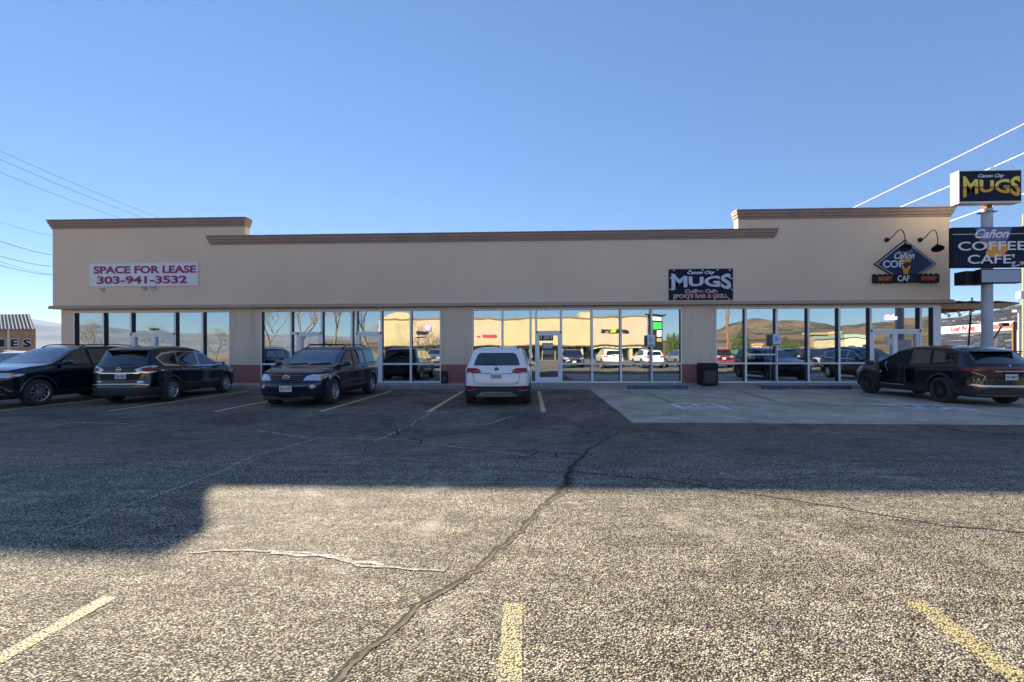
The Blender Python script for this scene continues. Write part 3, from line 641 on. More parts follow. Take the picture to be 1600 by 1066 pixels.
    def ring(x,s,rin,rout,m,nm_='wheel_arch'):
        a0,a1=R(-12),R(192); n=26; po=[(x+rout*math.cos(a0+(a1-a0)*i/n),rw+.01+rout*math.sin(a0+(a1-a0)*i/n)) for i in range(n+1)]
        pi_=[(x+rin*math.cos(a1+(a0-a1)*i/n),rw+.01+rin*math.sin(a1+(a0-a1)*i/n)) for i in range(n+1)]
        b=MB(); vs=[]; v='L' if s>0 else 'R'
        for i in range(n+1):
            for rr in (rin,(rin+rout)/2,rout):
                an=a0+(a1-a0)*i/n; X,Z=x+rr*math.cos(an),rw+.01+rr*math.sin(an); h,nn=cast(x+(rr+.02)*math.cos(an),rw+.01+(rr+.02)*math.sin(an),v)
                y=abs(h.y) if abs(h.y)>W/2-.25 else W/2-.03
                vs.append((X,s*(y+(.016 if rr<rout else .003)),Z))
        fs=[(3*i+j,3*i+j+1,3*i+4+j,3*i+3+j) for i in range(n) for j in range(2)]
        b.add(vs,fs); vs2=[(vs[3*i][0],s*(W/2-.2),vs[3*i][2]) for i in range(n+1)]; o=len(b.v); b.add(vs2,[]); 
        b.f+=[(3*i,3*i+3,o+i+1,o+i) for i in range(n)]; b.mi+=[0]*n
        return b.build(nm_,m,parent=root,smooth=True,fix=False)
    # wheels
    rimr=S['rim']
    for x in (wb/2,-wb/2):
        for s in (1,-1):
            y=s*(W/2-.125); tw=.128
            we=bpy.data.objects.new('wheel',None); 
            b=MB(); b.lathe([(rimr,-tw),(rimr+.02,-tw-.004),(rw-.035,-tw),(rw-.006,-tw+.03),(rw,-tw+.05),(rw,tw-.05),(rw-.006,tw-.03),(rw-.035,tw),(rimr+.02,tw+.004),(rimr,tw)],(0,0,0),'Y',36)
            wh=b.build('wheel',M['tyre'],parent=root,smooth=True); wh.location=(x,y,rw); bpy.data.objects.remove(we)
            b=MB(); yo=s*(tw-.012)
            b.lathe([(rimr+.005,yo),(rimr-.008,yo+s*.008),(rimr-.024,yo-s*.012)],(0,0,0),'Y',36)
            ns=S['spokes']
            for k in range(ns):
                a=2*pi*k/ns; ca,sa=math.cos(a),math.sin(a); tws=S.get('twist',0)
                wi,wo=S.get('sw',(.022,.032))
                def pt(r_,o_,dy): return (r_*ca-o_*sa,yo+s*dy,r_*sa+o_*ca)
                b.add([pt(.03,-wi,-.01),pt(.03,wi,-.01),pt(rimr-.01,wo+tws,-.004),pt(rimr-.01,-wo+tws,-.004),pt(.03,-wi,-.05),pt(.03,wi,-.05),pt(rimr-.01,wo+tws,-.05),pt(rimr-.01,-wo+tws,-.05)],[(0,1,2,3),(0,4,5,1),(1,5,6,2),(3,2,6,7),(0,3,7,4)])
            b.lathe([(.001,yo+s*.004),(.055,yo),(.06,yo-s*.03)],(0,0,0),'Y',20)
            b.build('rim',S['rimmat'],parent=wh,smooth=False)
            b=MB(); b.lathe([(.001,yo-s*.06),(rimr-.02,yo-s*.06),(rimr-.022,yo-s*.01)],(0,0,0),'Y',30); b.lathe([(.13,yo-s*.05),(.13,yo-s*.058)],(0,0,0),'Y',24); b.build('brake_disc',M['black'],parent=wh)
            if S.get('arch',True): ring(x,s,rw+.045,rw+.045+S.get('archw',.06),S.get('archmat',M['clad']))
    # glazing
    gl=M['carglass']
    for v in 'LR':
        skip=S.get('skipglass',{}).get(v,())
        if S.get('glassframe'): patch('window_surround',S['glassframe'],v,S.get('surmat',M['black']),.003)
        for i,pg in enumerate(S['sideglass']):
            if i in skip: continue
            patch('side_window',pg,v,gl,.006)
        for ln in S.get('seams',[]): line('door_seam',ln,v)
        for (hx,hz) in S.get('handles',[]):
            h,nn=cast(hx,hz,v); s=1 if v=='L' else -1; b=MB(); b.tube([(hx-.10,h.y+s*.005,hz),(hx-.08,h.y+s*.035,hz),(hx+.08,h.y+s*.035,hz),(hx+.10,h.y+s*.005,hz)],.016,8); b.build('door_handle',S.get('handlemat',paint),parent=root,smooth=True)
        if S.get('mirror') and not (v in S.get('nomirror','')):
            mx,mz=S['mirror']; h,nn=cast(mx,mz,v); s=1 if v=='L' else -1
            b=MB(); b.box(-.10,-.12,-.075,.09,.12,.085); o=b.build('mirror',S.get('mirmat',paint),parent=root,smooth=False); o.location=(mx,h.y+s*.19,mz+.06)
            o.modifiers.new('s','SUBSURF').levels=2; o.modifiers['s'].render_levels=2; o.data.polygons.foreach_set('use_smooth',[True]*6)
            b=MB(); b.box(-.03,-.1,-.03,.04,.06,.02); a=b.build('mirror_arm',M['black'],parent=o,bevel=.01); a.location=(0,-s*.1,-.06)
            b=MB(); b.box(-.118,-.085,-.05,-.098,.085,.055); a=b.build('mirror_glass',M['chrome'],parent=o,bevel=.008)
    patch('windscreen',S['wind'],'F',gl,.006); patch('rear_window',S['rearglass'],'B',gl,.006)
    for (nm_,poly,view,m,off,sym) in S.get('patches',[]):
        patch(nm_,poly,view,m,off,step=.05)
        if sym: patch(nm_,[(-a,c) for a,c in poly] if view in 'FBT' and view!='T' else ([(a,-c) for a,c in poly] if view=='T' else poly),{'L':'R','R':'L'}.get(view,view),m,off,step=.05)
    for (nm_,pts,view,m,w,sym) in S.get('lines',[]):
        line(nm_,pts,view,m,w,.015)
        if sym: line(nm_,[(-a,c) for a,c in pts] if view in 'FB' else pts,{'L':'R','R':'L'}.get(view,view),m,w,.015)
    if S.get('rails'):
        for s in (1,-1):
            pts=[]; x0,x1,yy=S['rails']
            for i in range(13):
                x=x0+(x1-x0)*i/12; h,nn=cast(x,s*yy,'T'); e=min(1,min(i,12-i)/1.5); pts.append((x,s*yy,h.z+.005+.05*e))
            b=MB(); b.tube(pts,.016,8); 
            b.build('roof_rail',S.get('railmat',M['black']),parent=root,smooth=True)
    for (view,y,z,w,h,txt,pm) in S.get('plates',[]):
        p,nn=cast(y,z,view); s=1 if view=='F' else -1
        b=MB(); b.box(-.006,-w/2,-h/2,.006,w/2,h/2); o=b.build('number_plate',pm,parent=root,bevel=.003); o.location=(p.x+s*.018,y,z)
        t=text(txt,-w*.42,-h*.30,w*.42,h*.22,0,'lettering',S.get('platetxt',bpy.data.materials.get('plate_ink') or mat('plate_ink',(.03,.04,.12),.5)),None,bold=.01,thick=.004)
        t.parent=o; t.location=(s*.007,0,-h*.04); t.rotation_euler=(0,0,R(90) if s>0 else R(-90))
    if S.get('emblem'):
        view,y,z,r=S['emblem']; p,nn=cast(y,z,view); s=1 if view=='F' else -1
        b=MB(); b.tube([(0,r*math.cos(2*pi*i/24)*S.get('embx',1.),r*math.sin(2*pi*i/24)) for i in range(25)],r*.14,6,caps=False)
        sty=S.get('embstyle')
        if sty=='bar': b.box(-.004,-r*1.15,-r*.16,.008,r*1.15,r*.16)
        if sty=='v':
            b.tube([(0,-.5*r,.75*r),(0,-.08*r,-.1*r),(0,.08*r,-.1*r),(0,.5*r,.75*r)],r*.1,6); b.tube([(0,-.85*r,.3*r),(0,-.38*r,-.75*r),(0,0,.1*r),(0,.38*r,-.75*r),(0,.85*r,.3*r)],r*.1,6)
        if sty=='t':
            b.tube([(0,.45*r*math.cos(2*pi*i/20),r*.9*math.sin(2*pi*i/20)) for i in range(21)],r*.1,6,caps=False); b.tube([(0,r*.9*math.cos(2*pi*i/20)*S['embx'],r*.25+.35*r*math.sin(2*pi*i/20)) for i in range(21)],r*.1,6,caps=False)
        if S.get('emdisc'): b2=MB(); b2.lathe([(.001,0),(r*.95,0)],(0,0,0),'X',24); 
        o=b.build('emblem',M['chrome'],parent=root,smooth=True); o.location=p+nn*.012
        if S.get('emdisc'):
            d=b2.build('emblem_disc',M['black'],parent=o); d.location=(-s*.004,0,0)
    root['cast']=0; del root['cast']
    return root,cast,patch,line
def P3(poly): return poly
def carpaint(name,col,metal=.35,rough=.22): return mat(name,col,rough,metal=metal,coat=.8)
navy=carpaint('dark_navy_paint',(.006,.009,.022)); black_=carpaint('black_car_paint',(.005,.0055,.009)); blue_=carpaint('navy_blue_paint',(.006,.014,.045)); whitep=carpaint('white_car_paint',(.88,.88,.87),0.,.3)
plateW=mat('plate_white',(.7,.7,.7),.4); plateG=mat('plate_pale_green',(.62,.65,.62),.4)
# ---- white compact SUV (rear view)
def mid(s0,s1,t): return s0+(s1-s0)*t
S_white=dict(F=2.23,R=2.23,W=1.84,wb=2.69,rw=.345,rim=.235,spokes=10,rimmat=M['silver'],paint=whitep,clad=.56,
 top=[(2.23,.86),(2.1,.93),(1.6,1.03),(1.15,1.09),(.9,1.2),(.2,1.54),(-.2,1.615),(-1.0,1.62),(-1.7,1.585),(-2.0,1.55),(-2.23,1.50)],
 belt=[(2.23,.80),(1.1,.96),(-2.23,1.06)],
 xf=[(.2,.10),(.5,0),(.7,.02),(.95,.12)],xr=[(.24,.05),(.5,0),(.75,.015),(1.0,.05),(1.12,.11),(1.5,.30),(1.6,.32)],tumble=.36,
 sideglass=[[(.95,1.06),(.20,1.45),(-.02,1.49),(-.05,1.05)],[(-.12,1.05),(-.10,1.49),(-.95,1.48),(-.98,1.07)],[(-1.05,1.07),(-1.02,1.47),(-1.5,1.42),(-1.75,1.16)]],
 glassframe=[(1.02,1.03),(.20,1.48),(-.02,1.52),(-1.05,1.51),(-1.55,1.45),(-1.83,1.12)],
 wind=[(-.66,1.12),(.66,1.12),(.55,1.50),(-.55,1.50)],
 rearglass=[(-.62,1.10),(.62,1.10),(.60,1.22),(.52,1.40),(.44,1.44),(-.44,1.44),(-.52,1.40),(-.60,1.22)],
 seams=[[(.85,.50),(.95,.75),(.92,1.03)],[(-.08,.47),(-.08,1.04)],[(-.98,1.05),(-1.02,.8),(-.85,.5)],[(.85,.50),(-.85,.5)]],handles=[(.15,.92),(-.85,.94)],mirror=(.85,1.03),mirmat=M['black'],rails=(.1,-1.6,.56),
 plates=[('B',0,.82,.32,.165,'TUW 6037',plateW)],emblem=('B',0,1.0,.055),embstyle='v',emdisc=True,
 patches=[('tail_light',[(-.84,.89),(-.50,.89),(-.40,.915),(-.46,1.0),(-.56,1.03),(-.80,1.03)],'B',M['red'],.008,True),
  ('tail_light_lens',[(-.80,.895),(-.66,.895),(-.67,.915),(-.80,.915)],'B',M['clear'],.012,True),
  ('tail_light_lens',[(-.62,.925),(-.42,.925),(-.48,.98),(-.62,.965)],'B',mat('bright_red_lens',(.6,.03,.02),.15,coat=1.),.012,True),
  ('bumper_cladding',[(-.8,.30),(-.6,.25),(.6,.25),(.8,.30),(.87,.55),(.70,.56),(.6,.52),(-.6,.52),(-.70,.56),(-.87,.55)],'B',M['clad'],.006,False),
  ('bumper_reflector',[(-.80,.47),(-.58,.47),(-.58,.52),(-.64,.545),(-.78,.54)],'B',M['red'],.012,True),
  ('skid_plate',[(-.5,.27),(.5,.27),(.36,.355),(-.36,.355)],'B',mat('brownish_grey_skid',(.2,.17,.15),.5),.010,False)],
 lines=[('reflector_trim',[(-.83,.455),(-.72,.425),(-.58,.462)],'B',M['silver'],.018,True),
  ('skid_trim',[(-.54,.27),(-.37,.385),(.37,.385),(.54,.27)],'B',M['silver'],.034,False),
  ('trim_strip',[(-.42,.885),(.42,.885)],'B',M['seam'],.014,False),
  ('hatch_seam',[(-.63,.88),(-.60,.68),(-.52,.61),(.52,.61),(.60,.68),(.63,.88)],'B',M['seam'],.010,False),
  ('badge',[(-.56,.635),(-.52,.635)],'B',M['black'],.018,False),
  ('rear_wiper',[(0,1.09),(.015,1.13),(.36,1.14)],'B',M['black'],.016,False)])
wc=make_car('white_suv',S_white,(-.90,14.42),R(90),label='white compact SUV parked nose-in, seen from straight behind',cat='car')[0]
def fin(root,x,m,h=1.62):
    b=MB(); b.prism([(x+.09,h-.01),(x-.03,h+.06),(x-.08,h+.055),(x-.09,h-.01)],-.015,.015); b.build('antenna_fin',m,parent=root)
fin(wc,-1.3,M['black'],1.60)
# ---- black SUV, rear right quarter (second from left)
S_blk=dict(F=2.40,R=2.40,W=1.84,wb=2.86,rw=.355,rim=.235,spokes=10,rimmat=M['silver'],paint=black_,clad=.46,twist=.03,sw=(.017,.024),
 top=[(2.40,.88),(2.25,.96),(1.7,1.07),(1.2,1.12),(.95,1.23),(.2,1.64),(-.25,1.74),(-1.1,1.75),(-1.8,1.70),(-2.15,1.66),(-2.40,1.62)],
 belt=[(2.40,.84),(1.1,1.0),(-1.2,1.07),(-2.40,1.10)],
 xf=[(.2,.12),(.5,0),(.7,.02),(.95,.14)],xr=[(.24,.06),(.45,0),(.62,.0),(.72,.06),(.98,.06),(1.10,.10),(1.5,.30),(1.66,.34)],tumble=.34,
 sideglass=[[(1.0,1.09),(.30,1.47),(.02,1.53),(-.02,1.10)],[(-.09,1.10),(-.06,1.54),(-1.0,1.53),(-1.05,1.13)],[(-1.12,1.135),(-1.07,1.53),(-1.62,1.47),(-1.86,1.36),(-1.70,1.18)]],
 glassframe=[(1.12,1.05),(.30,1.50),(.0,1.57),(-1.1,1.57),(-1.66,1.51),(-1.93,1.37),(-1.74,1.13),(-1.2,1.09),(-.05,1.055)],surmat=M['chrome'],
 wind=[(-.68,1.16),(.68,1.16),(.58,1.56),(-.58,1.56)],
 rearglass=[(-.70,1.13),(-.30,1.09),(.30,1.09),(.70,1.13),(.60,1.50),(-.60,1.50)],
 seams=[[(1.0,.45),(1.05,.8),(1.0,1.05)],[(-.05,.44),(-.05,1.07)],[(-1.05,1.10),(-1.12,.88),(-.95,.6),(-.9,.45)],[(1.,.45),(-.9,.45)]],handles=[(.13,.98),(-.90,1.0)],handlemat=M['chrome'],mirror=(.95,1.06),
 plates=[('B',-.07,.83,.31,.155,'DIE-KIR',plateW)],emblem=('B',0,1.02,.06),embstyle='bar',
 patches=[('tail_light',[(-.93,.93),(-.80,.92),(-.52,.945),(-.44,1.02),(-.62,1.09),(-.80,1.12),(-.90,1.06)],'B',M['clear'],.008,True),
  ('tail_light_lens',[(-.86,.97),(-.74,.96),(-.56,1.0),(-.62,1.06),(-.80,1.09)],'B',M['red'],.012,True),
  ('spoiler_light',[(-.16,1.545),(.16,1.545),(.14,1.58),(-.14,1.58)],'B',M['red'],.012,False),
  ('plate_recess',[(-.52,.72),(.52,.72),(.60,.90),(-.60,.90)],'B',M['black'],.004,False),
  ('bumper_reflector',[(-.72,.43),(-.50,.42),(-.50,.46),(-.72,.475)],'B',M['red'],.010,True)],
 lines=[('chrome_strip',[(-.55,.915),(.55,.915)],'B',M['chrome'],.026,False),('chrome_strip',[(-.78,.575),(-.5,.60),(.5,.60),(.78,.575)],'B',M['silver'],.022,False),
  ('light_trim',[(-.93,.93),(-.80,.915),(-.52,.94),(-.43,1.02),(-.62,1.095),(-.80,1.125),(-.90,1.065)],'B',M['chrome'],.012,True),
  ('badge',[(.47,.67),(.62,.67)],'B',M['chrome'],.02,False),('badge',[(-.70,.67),(-.52,.67)],'B',M['chrome'],.02,False),('badge',[(-.68,.635),(-.52,.635)],'B',M['chrome'],.016,False),
  ('hatch_seam',[(-.72,.90),(-.66,.62),(.66,.62),(.72,.90)],'B',M['seam'],.010,False),
  ('tail_light_side',[(-2.26,1.0),(-2.02,1.04)],'R',M['red'],.075,True),('rear_wiper',[(0,1.12),(-.02,1.17),(-.36,1.155)],'B',M['black'],.02,False),
  ('sill_trim',[(.85,.40),(-.85,.40)],'L',M['clad'],.05,True)])
bc,cst,ptc,ln_=make_car('black_suv',S_blk,(-12.24,14.80),R(95.6),label='black SUV with chrome window trim parked nose-in, second from the left',cat='car')
b=MB(); b.box(-2.25,-.58,1.575,-1.95,.58,1.605); b.build('spoiler',black_,parent=bc,bevel=.012); fin(bc,-1.5,M['black'],1.68)
# ---- navy blue older SUV facing the camera
S_blu=dict(F=2.40,R=2.42,W=1.83,wb=2.90,rw=.36,rim=.215,spokes=5,rimmat=M['silver'],paint=blue_,clad=.30,cladmat=M['black'],sw=(.045,.05),arch=True,archw=.045,archmat=blue_,
 top=[(2.40,.84),(2.28,.92),(1.7,1.01),(1.25,1.06),(1.05,1.13),(.38,1.53),(.0,1.63),(-1.0,1.66),(-1.9,1.64),(-2.25,1.60),(-2.42,1.54)],
 belt=[(2.40,.80),(1.2,.98),(-2.42,1.06)],bowf=.17,
 xf=[(.2,.10),(.45,0),(.62,.0),(.68,.05),(.95,.13)],xr=[(.24,.05),(.5,0),(.95,.03),(1.1,.06),(1.6,.24)],tumble=.21,crown=.022,
 sideglass=[[(1.0,1.07),(.36,1.48),(.10,1.50),(.05,1.08)],[(-.03,1.08),(.0,1.51),(-.88,1.51),(-.92,1.10)],[(-1.0,1.10),(-.96,1.52),(-1.82,1.50),(-2.10,1.14)]],
 glassframe=[(1.08,1.05),(.36,1.51),(.05,1.53),(-.95,1.54),(-1.8,1.49),(-2.1,1.11)],surmat=M['black'],
 wind=[(-.70,1.12),(0,1.10),(.70,1.12),(.60,1.50),(0,1.53),(-.60,1.50)],rearglass=[(-.62,1.12),(.62,1.12),(.54,1.45),(-.54,1.45)],
 seams=[[(1.02,.45),(1.06,.8),(1.02,1.04)],[(.02,.42),(.02,1.06)],[(-.92,1.07),(-.95,.85),(-.80,.6),(-.78,.42)]],handles=[(.18,.96),(-.78,.98)],mirror=(.92,1.06),rails=(.25,-1.75,.58),
 plates=[('F',.02,.50,.33,.16,'JUL-979',plateG)],emblem=('F',0,.785,.062),embx=1.4,embstyle='t',
 patches=[('headlight',[(.44,.71),(.80,.70),(.875,.76),(.885,.86),(.62,.86),(.48,.79)],'F',M['clear'],.008,True),
  ('indicator',[(.79,.715),(.865,.765),(.875,.845),(.79,.845)],'F',M['orange'],.012,True),
  ('grille',[(-.40,.70),(.40,.70),(.44,.87),(-.44,.87)],'F',M['black'],.006,False),
  ('bumper_slot',[(-.70,.315),(.70,.315),(.66,.36),(-.66,.36)],'F',M['black'],.006,False),
  ('fog_light',[(.66+.065*math.cos(R(a)),.545+.05*math.sin(R(a))) for a in range(0,360,30)],'F',M['clear'],.012,True),
  ('side_moulding',[(1.0,.56),(-.8,.56),(-.8,.66),(1.0,.66)],'L',mat('blue_grey_moulding',(.02,.03,.06),.4),.012,True),
  ('side_marker',[(1.80,.72),(1.62,.74),(1.60,.80),(1.78,.84)],'L',M['clear'],.006,True)],
 lines=[('headlight_lamp',[(.54+.05*math.cos(R(a)),.78+.045*math.sin(R(a))) for a in range(0,361,40)],'F',M['chrome'],.014,True),
  ('headlight_lamp',[(.69+.055*math.cos(R(a)),.785+.05*math.sin(R(a))) for a in range(0,361,40)],'F',M['chrome'],.014,True),
  ('grille_bar',[(-.41,.735),(.41,.735)],'F',M['rust'],.016,False),('grille_bar',[(-.42,.785),(.42,.785)],'F',M['rust'],.016,False),('grille_bar',[(-.43,.835),(.43,.835)],'F',M['rust'],.016,False),
  ('bonnet_seam',[(-.85,.885),(-.45,.895),(.45,.895),(.85,.885)],'F',M['seam'],.014,False),
  ('bumper_crease',[(-.8,.655),(-.4,.665),(.4,.665),(.8,.655)],'F',M['seam'],.012,False),
  ('wiper',[(-.60,1.10),(-.05,1.125)],'F',M['black'],.022,False),('wiper',[(.05,1.10),(.60,1.135)],'F',M['black'],.022,False)])
hc=make_car('navy_suv',S_blu,(-6.64,14.30),R(-90.5),label='navy blue older SUV with roof rails facing the camera, left of the white car',cat='car')[0]
b=MB(); b.box(2.1,-.62,.20,2.3,.66,.30); b.build('tow_bar',M['clad'],parent=hc,bevel=.02)
for x in (.1,-1.1):
    b=MB(); b.tube([(x,-.58,1.70),(x,.58,1.70)],.013); b.build('cross_bar',M['black'],parent=hc)
# ---- big dark SUV at the left edge, facing the camera
S_dur=dict(F=2.50,R=2.62,W=1.93,wb=3.04,rw=.385,rim=.255,spokes=10,rimmat=M['silver'],paint=navy,clad=.30,cladmat=M['black'],arch=True,archw=.05,archmat=navy,sw=(.018,.028),
 top=[(2.50,.98),(2.38,1.06),(1.7,1.16),(1.25,1.20),(1.05,1.27),(.32,1.67),(-.1,1.765),(-1.1,1.78),(-2.0,1.74),(-2.4,1.68),(-2.62,1.6)],
 belt=[(2.50,.93),(1.2,1.09),(-2.62,1.20)],
 xf=[(.2,.12),(.5,.02),(.8,.0),(1.1,.08)],xr=[(.24,.05),(.5,0),(1.0,.05),(1.7,.35)],tumble=.32,crown=.04,
 sideglass=[[(.98,1.17),(.36,1.58),(.05,1.63),(.0,1.18)],[(-.08,1.18),(-.04,1.64),(-.98,1.64),(-1.02,1.20)],[(-1.1,1.21),(-1.06,1.63),(-1.8,1.60),(-2.1,1.25)]],
 glassframe=[(1.08,1.14),(.36,1.62),(.0,1.67),(-1.1,1.68),(-1.85,1.64),(-2.2,1.20)],surmat=M['black'],
 wind=[(-.74,1.25),(0,1.235),(.74,1.25),(.64,1.64),(0,1.67),(-.64,1.64)],rearglass=[(-.65,1.25),(.65,1.25),(.56,1.6),(-.56,1.6)],
 seams=[[(1.02,.45),(1.08,.8),(1.02,1.14)],[(-.02,.42),(-.02,1.16)],[(-1.02,1.17),(-1.1,.9),(-.95,.6),(-.92,.42)]],handles=[(.18,1.05),(-.84,1.08)],mirror=(.90,1.17),rails=(.1,-1.9,.62),railmat=M['black'],
 patches=[('headlight',[(.42,.86),(.86,.84),(.93,.88),(.94,.93),(.80,.975),(.42,.985)],'F',M['clear'],.008,True),
  ('headlight_side',[(2.36,.87),(2.14,.90),(2.06,.935),(2.14,.975),(2.36,.975)],'L',M['clear'],.007,True),
  ('indicator',[(2.16,.895),(2.05,.93),(2.14,.975),(2.18,.96)],'L',M['orange'],.011,True),
  ('grille',[(-.38,.84),(.38,.84),(.36,1.0),(-.36,1.0)],'F',M['black'],.006,False),
  ('lower_grille',[(-.8,.42),(.8,.42),(.72,.60),(-.72,.60)],'F',M['black'],.006,False),
  ('fog_light',[(.70+.05*math.cos(R(a)),.51+.04*math.sin(R(a))) for a in range(0,360,30)],'F',M['clear'],.014,True)],
 lines=[('chrome_trim',[(-.88,.46),(-.78,.60),(-.5,.645),(.5,.645),(.78,.60),(.88,.46)],'F',M['chrome'],.022,False),('chrome_trim',[(-.8,.40),(.8,.40)],'F',M['chrome'],.022,False),
  ('grille_bar',[(-.37,.92),(.37,.92)],'F',M['chrome'],.03,False),('sill_trim',[(1.0,.43),(-.95,.47)],'L',M['chrome'],.02,True),
  ('bonnet_seam',[(-.85,1.0),(-.4,1.02),(.4,1.02),(.85,1.0)],'F',M['seam'],.014,False)])
dc=make_car('dark_suv',S_dur,(-15.0,13.68),R(-90),label='large dark navy SUV at the left edge with its bonnet towards the camera',cat='car')[0]
# ---- black coupe-like SUV at the right, driver door open
S_lex=dict(F=2.42,R=2.50,W=1.88,wb=2.90,rw=.375,rim=.27,spokes=20,rimmat=mat('black_alloy',(.10,.10,.11),.25,metal=.8),paint=black_,clad=.40,sw=(.008,.013),twist=.03,archw=.075,
 top=[(2.42,.86),(2.28,.95),(1.7,1.06),(1.25,1.12),(1.05,1.18),(.25,1.58),(-.2,1.675),(-.8,1.69),(-1.4,1.645),(-1.9,1.555),(-2.3,1.45),(-2.50,1.38)],
 belt=[(2.42,.82),(1.2,.98),(-.8,1.06),(-2.50,1.10)],
 xf=[(.2,.12),(.5,0),(.7,.03),(.95,.16)],xr=[(.24,.07),(.45,0),(.62,.02),(.85,.07),(1.05,.02),(1.12,.06),(1.30,.26),(1.5,.42),(1.6,.46)],tumble=.38,bowr=.17,
 sideglass=[[(1.0,1.09),(.30,1.47),(-.14,1.53),(-.18,1.10)],[(-.30,1.10),(-.26,1.54),(-.92,1.53),(-1.04,1.13)],[(-1.12,1.14),(-1.02,1.52),(-1.36,1.47),(-1.80,1.20)]],
 skipglass={'L':(0,)},nomirror='L',
 glassframe=[(1.08,1.06),(.30,1.49),(.0,1.53),(-.9,1.535),(-1.4,1.46),(-1.85,1.18),(-1.2,1.10)],surmat=M['black'],
 wind=[(-.68,1.14),(.68,1.14),(.56,1.50),(-.56,1.50)],
 rearglass=[(-.70,1.15),(.70,1.15),(.62,1.38),(.54,1.43),(-.54,1.43),(-.62,1.38)],
 seams=[[(-.22,.44),(-.22,1.08)],[(-1.02,1.10),(-1.12,.9),(-.95,.62),(-.92,.44)]],handles=[(-.82,1.02)],mirror=(.92,1.06),rails=None,
 plates=[('B',-.02,.80,.31,.155,'912-BJD9',plateW)],
 patches=[('tail_light',[(-.90,1.0),(-.60,1.03),(.60,1.03),(.90,1.0),(.88,1.06),(.60,1.075),(-.60,1.075),(-.88,1.06)],'B',M['red'],.008,False),
  ('tail_light_side',[(-1.95,1.05),(-2.28,1.0),(-2.30,.96),(-2.16,.95)],'L',M['red'],.010,True),
  ('bumper_reflector',[(-.80,.47),(-.66,.46),(-.66,.51),(-.78,.53)],'B',M['red'],.012,True),
  ('bumper_vent',[(-.84,.57),(-.62,.53),(.62,.53),(.84,.57),(.80,.61),(.6,.58),(-.6,.58),(-.80,.61)],'B',M['silver'],.012,False),
  ('lower_bumper',[(-.78,.28),(.78,.28),(.82,.42),(-.82,.42)],'B',M['clad'],.010,False),
  ('door_opening',[(1.0,.46),(1.06,.8),(1.02,1.06),(.28,1.51),(-.16,1.54),(-.20,.46)],'L',mat('car_interior_dark',(.012,.011,.011),.7),.008,False)],
 lines=[('badge',[(-.36,.955),(.36,.955)],'B',M['silver'],.03,False),('hatch_crease',[(-.80,.93),(-.55,.82),(-.60,.72)],'B',M['silver'],.016,True),
  ('door_sill_trim',[(.95,.43),(-.18,.43)],'L',M['silver'],.025,False),('door_jamb_trim',[(-.215,.50),(-.21,1.02)],'L',M['silver'],.014,False),('bumper_trim',[(-.70,.31),(.70,.31)],'B',M['rust'],.03,False),('chrome_badge',[(-.02,1.10),(.02,1.10)],'B',M['chrome'],.04,False)])
lc,cst,ptc,ln_=make_car('black_crossover',S_lex,(12.90,14.72),R(88),label='black crossover with black alloy wheels and its driver door open, at the right',cat='car')
b=MB(); b.box(-2.22,-.55,1.475,-1.85,.55,1.50); b.build('spoiler',black_,parent=lc,bevel=.01); fin(lc,-1.2,M['black'],1.585)
# things seen in the open doorway
b=MB(); b.box(.0,.62,.52,.42,.955,.64); b.box(-.02,.62,.60,.10,.95,1.10); b.build('driver_seat',mat('seat_leather',(.03,.027,.025),.5),parent=lc,bevel=.03)
b=MB(); b.tube([(.62,.93+0*.2+.02*math.cos(R(a)),.98+.0) for a in (0,1)],.01); 
b=MB(); b.tube([(.52+.05*math.sin(R(a)),.90+.06*math.cos(R(a)),.98+.17*math.sin(R(a))) for a in range(0,361,24)],.014,6,caps=False); b.build('steering_wheel',M['silver'],parent=lc,smooth=True)
# open door: panel with window frame and glass, hinged at its front edge
def door_panel():
    L=1.05; an=R(33); hx,hy=1.02,.93
    out=[(0,.46),(.05,.8),(0,1.06),(-.72,1.47),(-1.02,1.50),(-L,1.06),(-L+.02,.46)]
    b=MB(); b.prism([(0,.46),(.04,.8),(0,1.06),(-L,1.06),(-L+.01,.46)],-.05,.05); d=b.build('driver_door',black_,parent=lc,bevel=.015)
    d.location=(hx,hy,0); d.rotation_euler=(0,0,-an)
    b=MB(); b.prism([(-.06,.52),(-.03,.98),(-L+.08,1.0),(-L+.08,.52)],-.066,-.051); b.build('door_card',M['black'],parent=d,bevel=.005)
    b=MB(); b.tube([(0,0,1.06),(-.70,0,1.46),(-1.0,0,1.49),(-L,0,1.06)],.022,8); b.build('window_frame',black_,parent=d,smooth=True)
    b=MB(); b.prism([(-.05,1.06),(-.70,1.44),(-.99,1.47),(-L+.03,1.06)],-.003,.003); b.build('door_window',glass_door,parent=d)
    b=MB(); b.box(-.85,-.10,.80,-.35,-.066,.86); b.tube([(-.30,-.08,.62),(-.20,-.10,.68),(-.12,-.08,.62),(-.2,-.10,.57),(-.3,-.08,.62)],.014,6); b.build('arm_rest',M['silver'],parent=d,bevel=.01)
    b=MB(); b.box(-.10,-.0,-.07,.06,.24,.08); o=b.build('door_mirror',black_,parent=d,bevel=.03); o.location=(-.15,.06,1.10)
glass_door=glassmat('door_glass',.25,(.6,.65,.65)); door_panel()
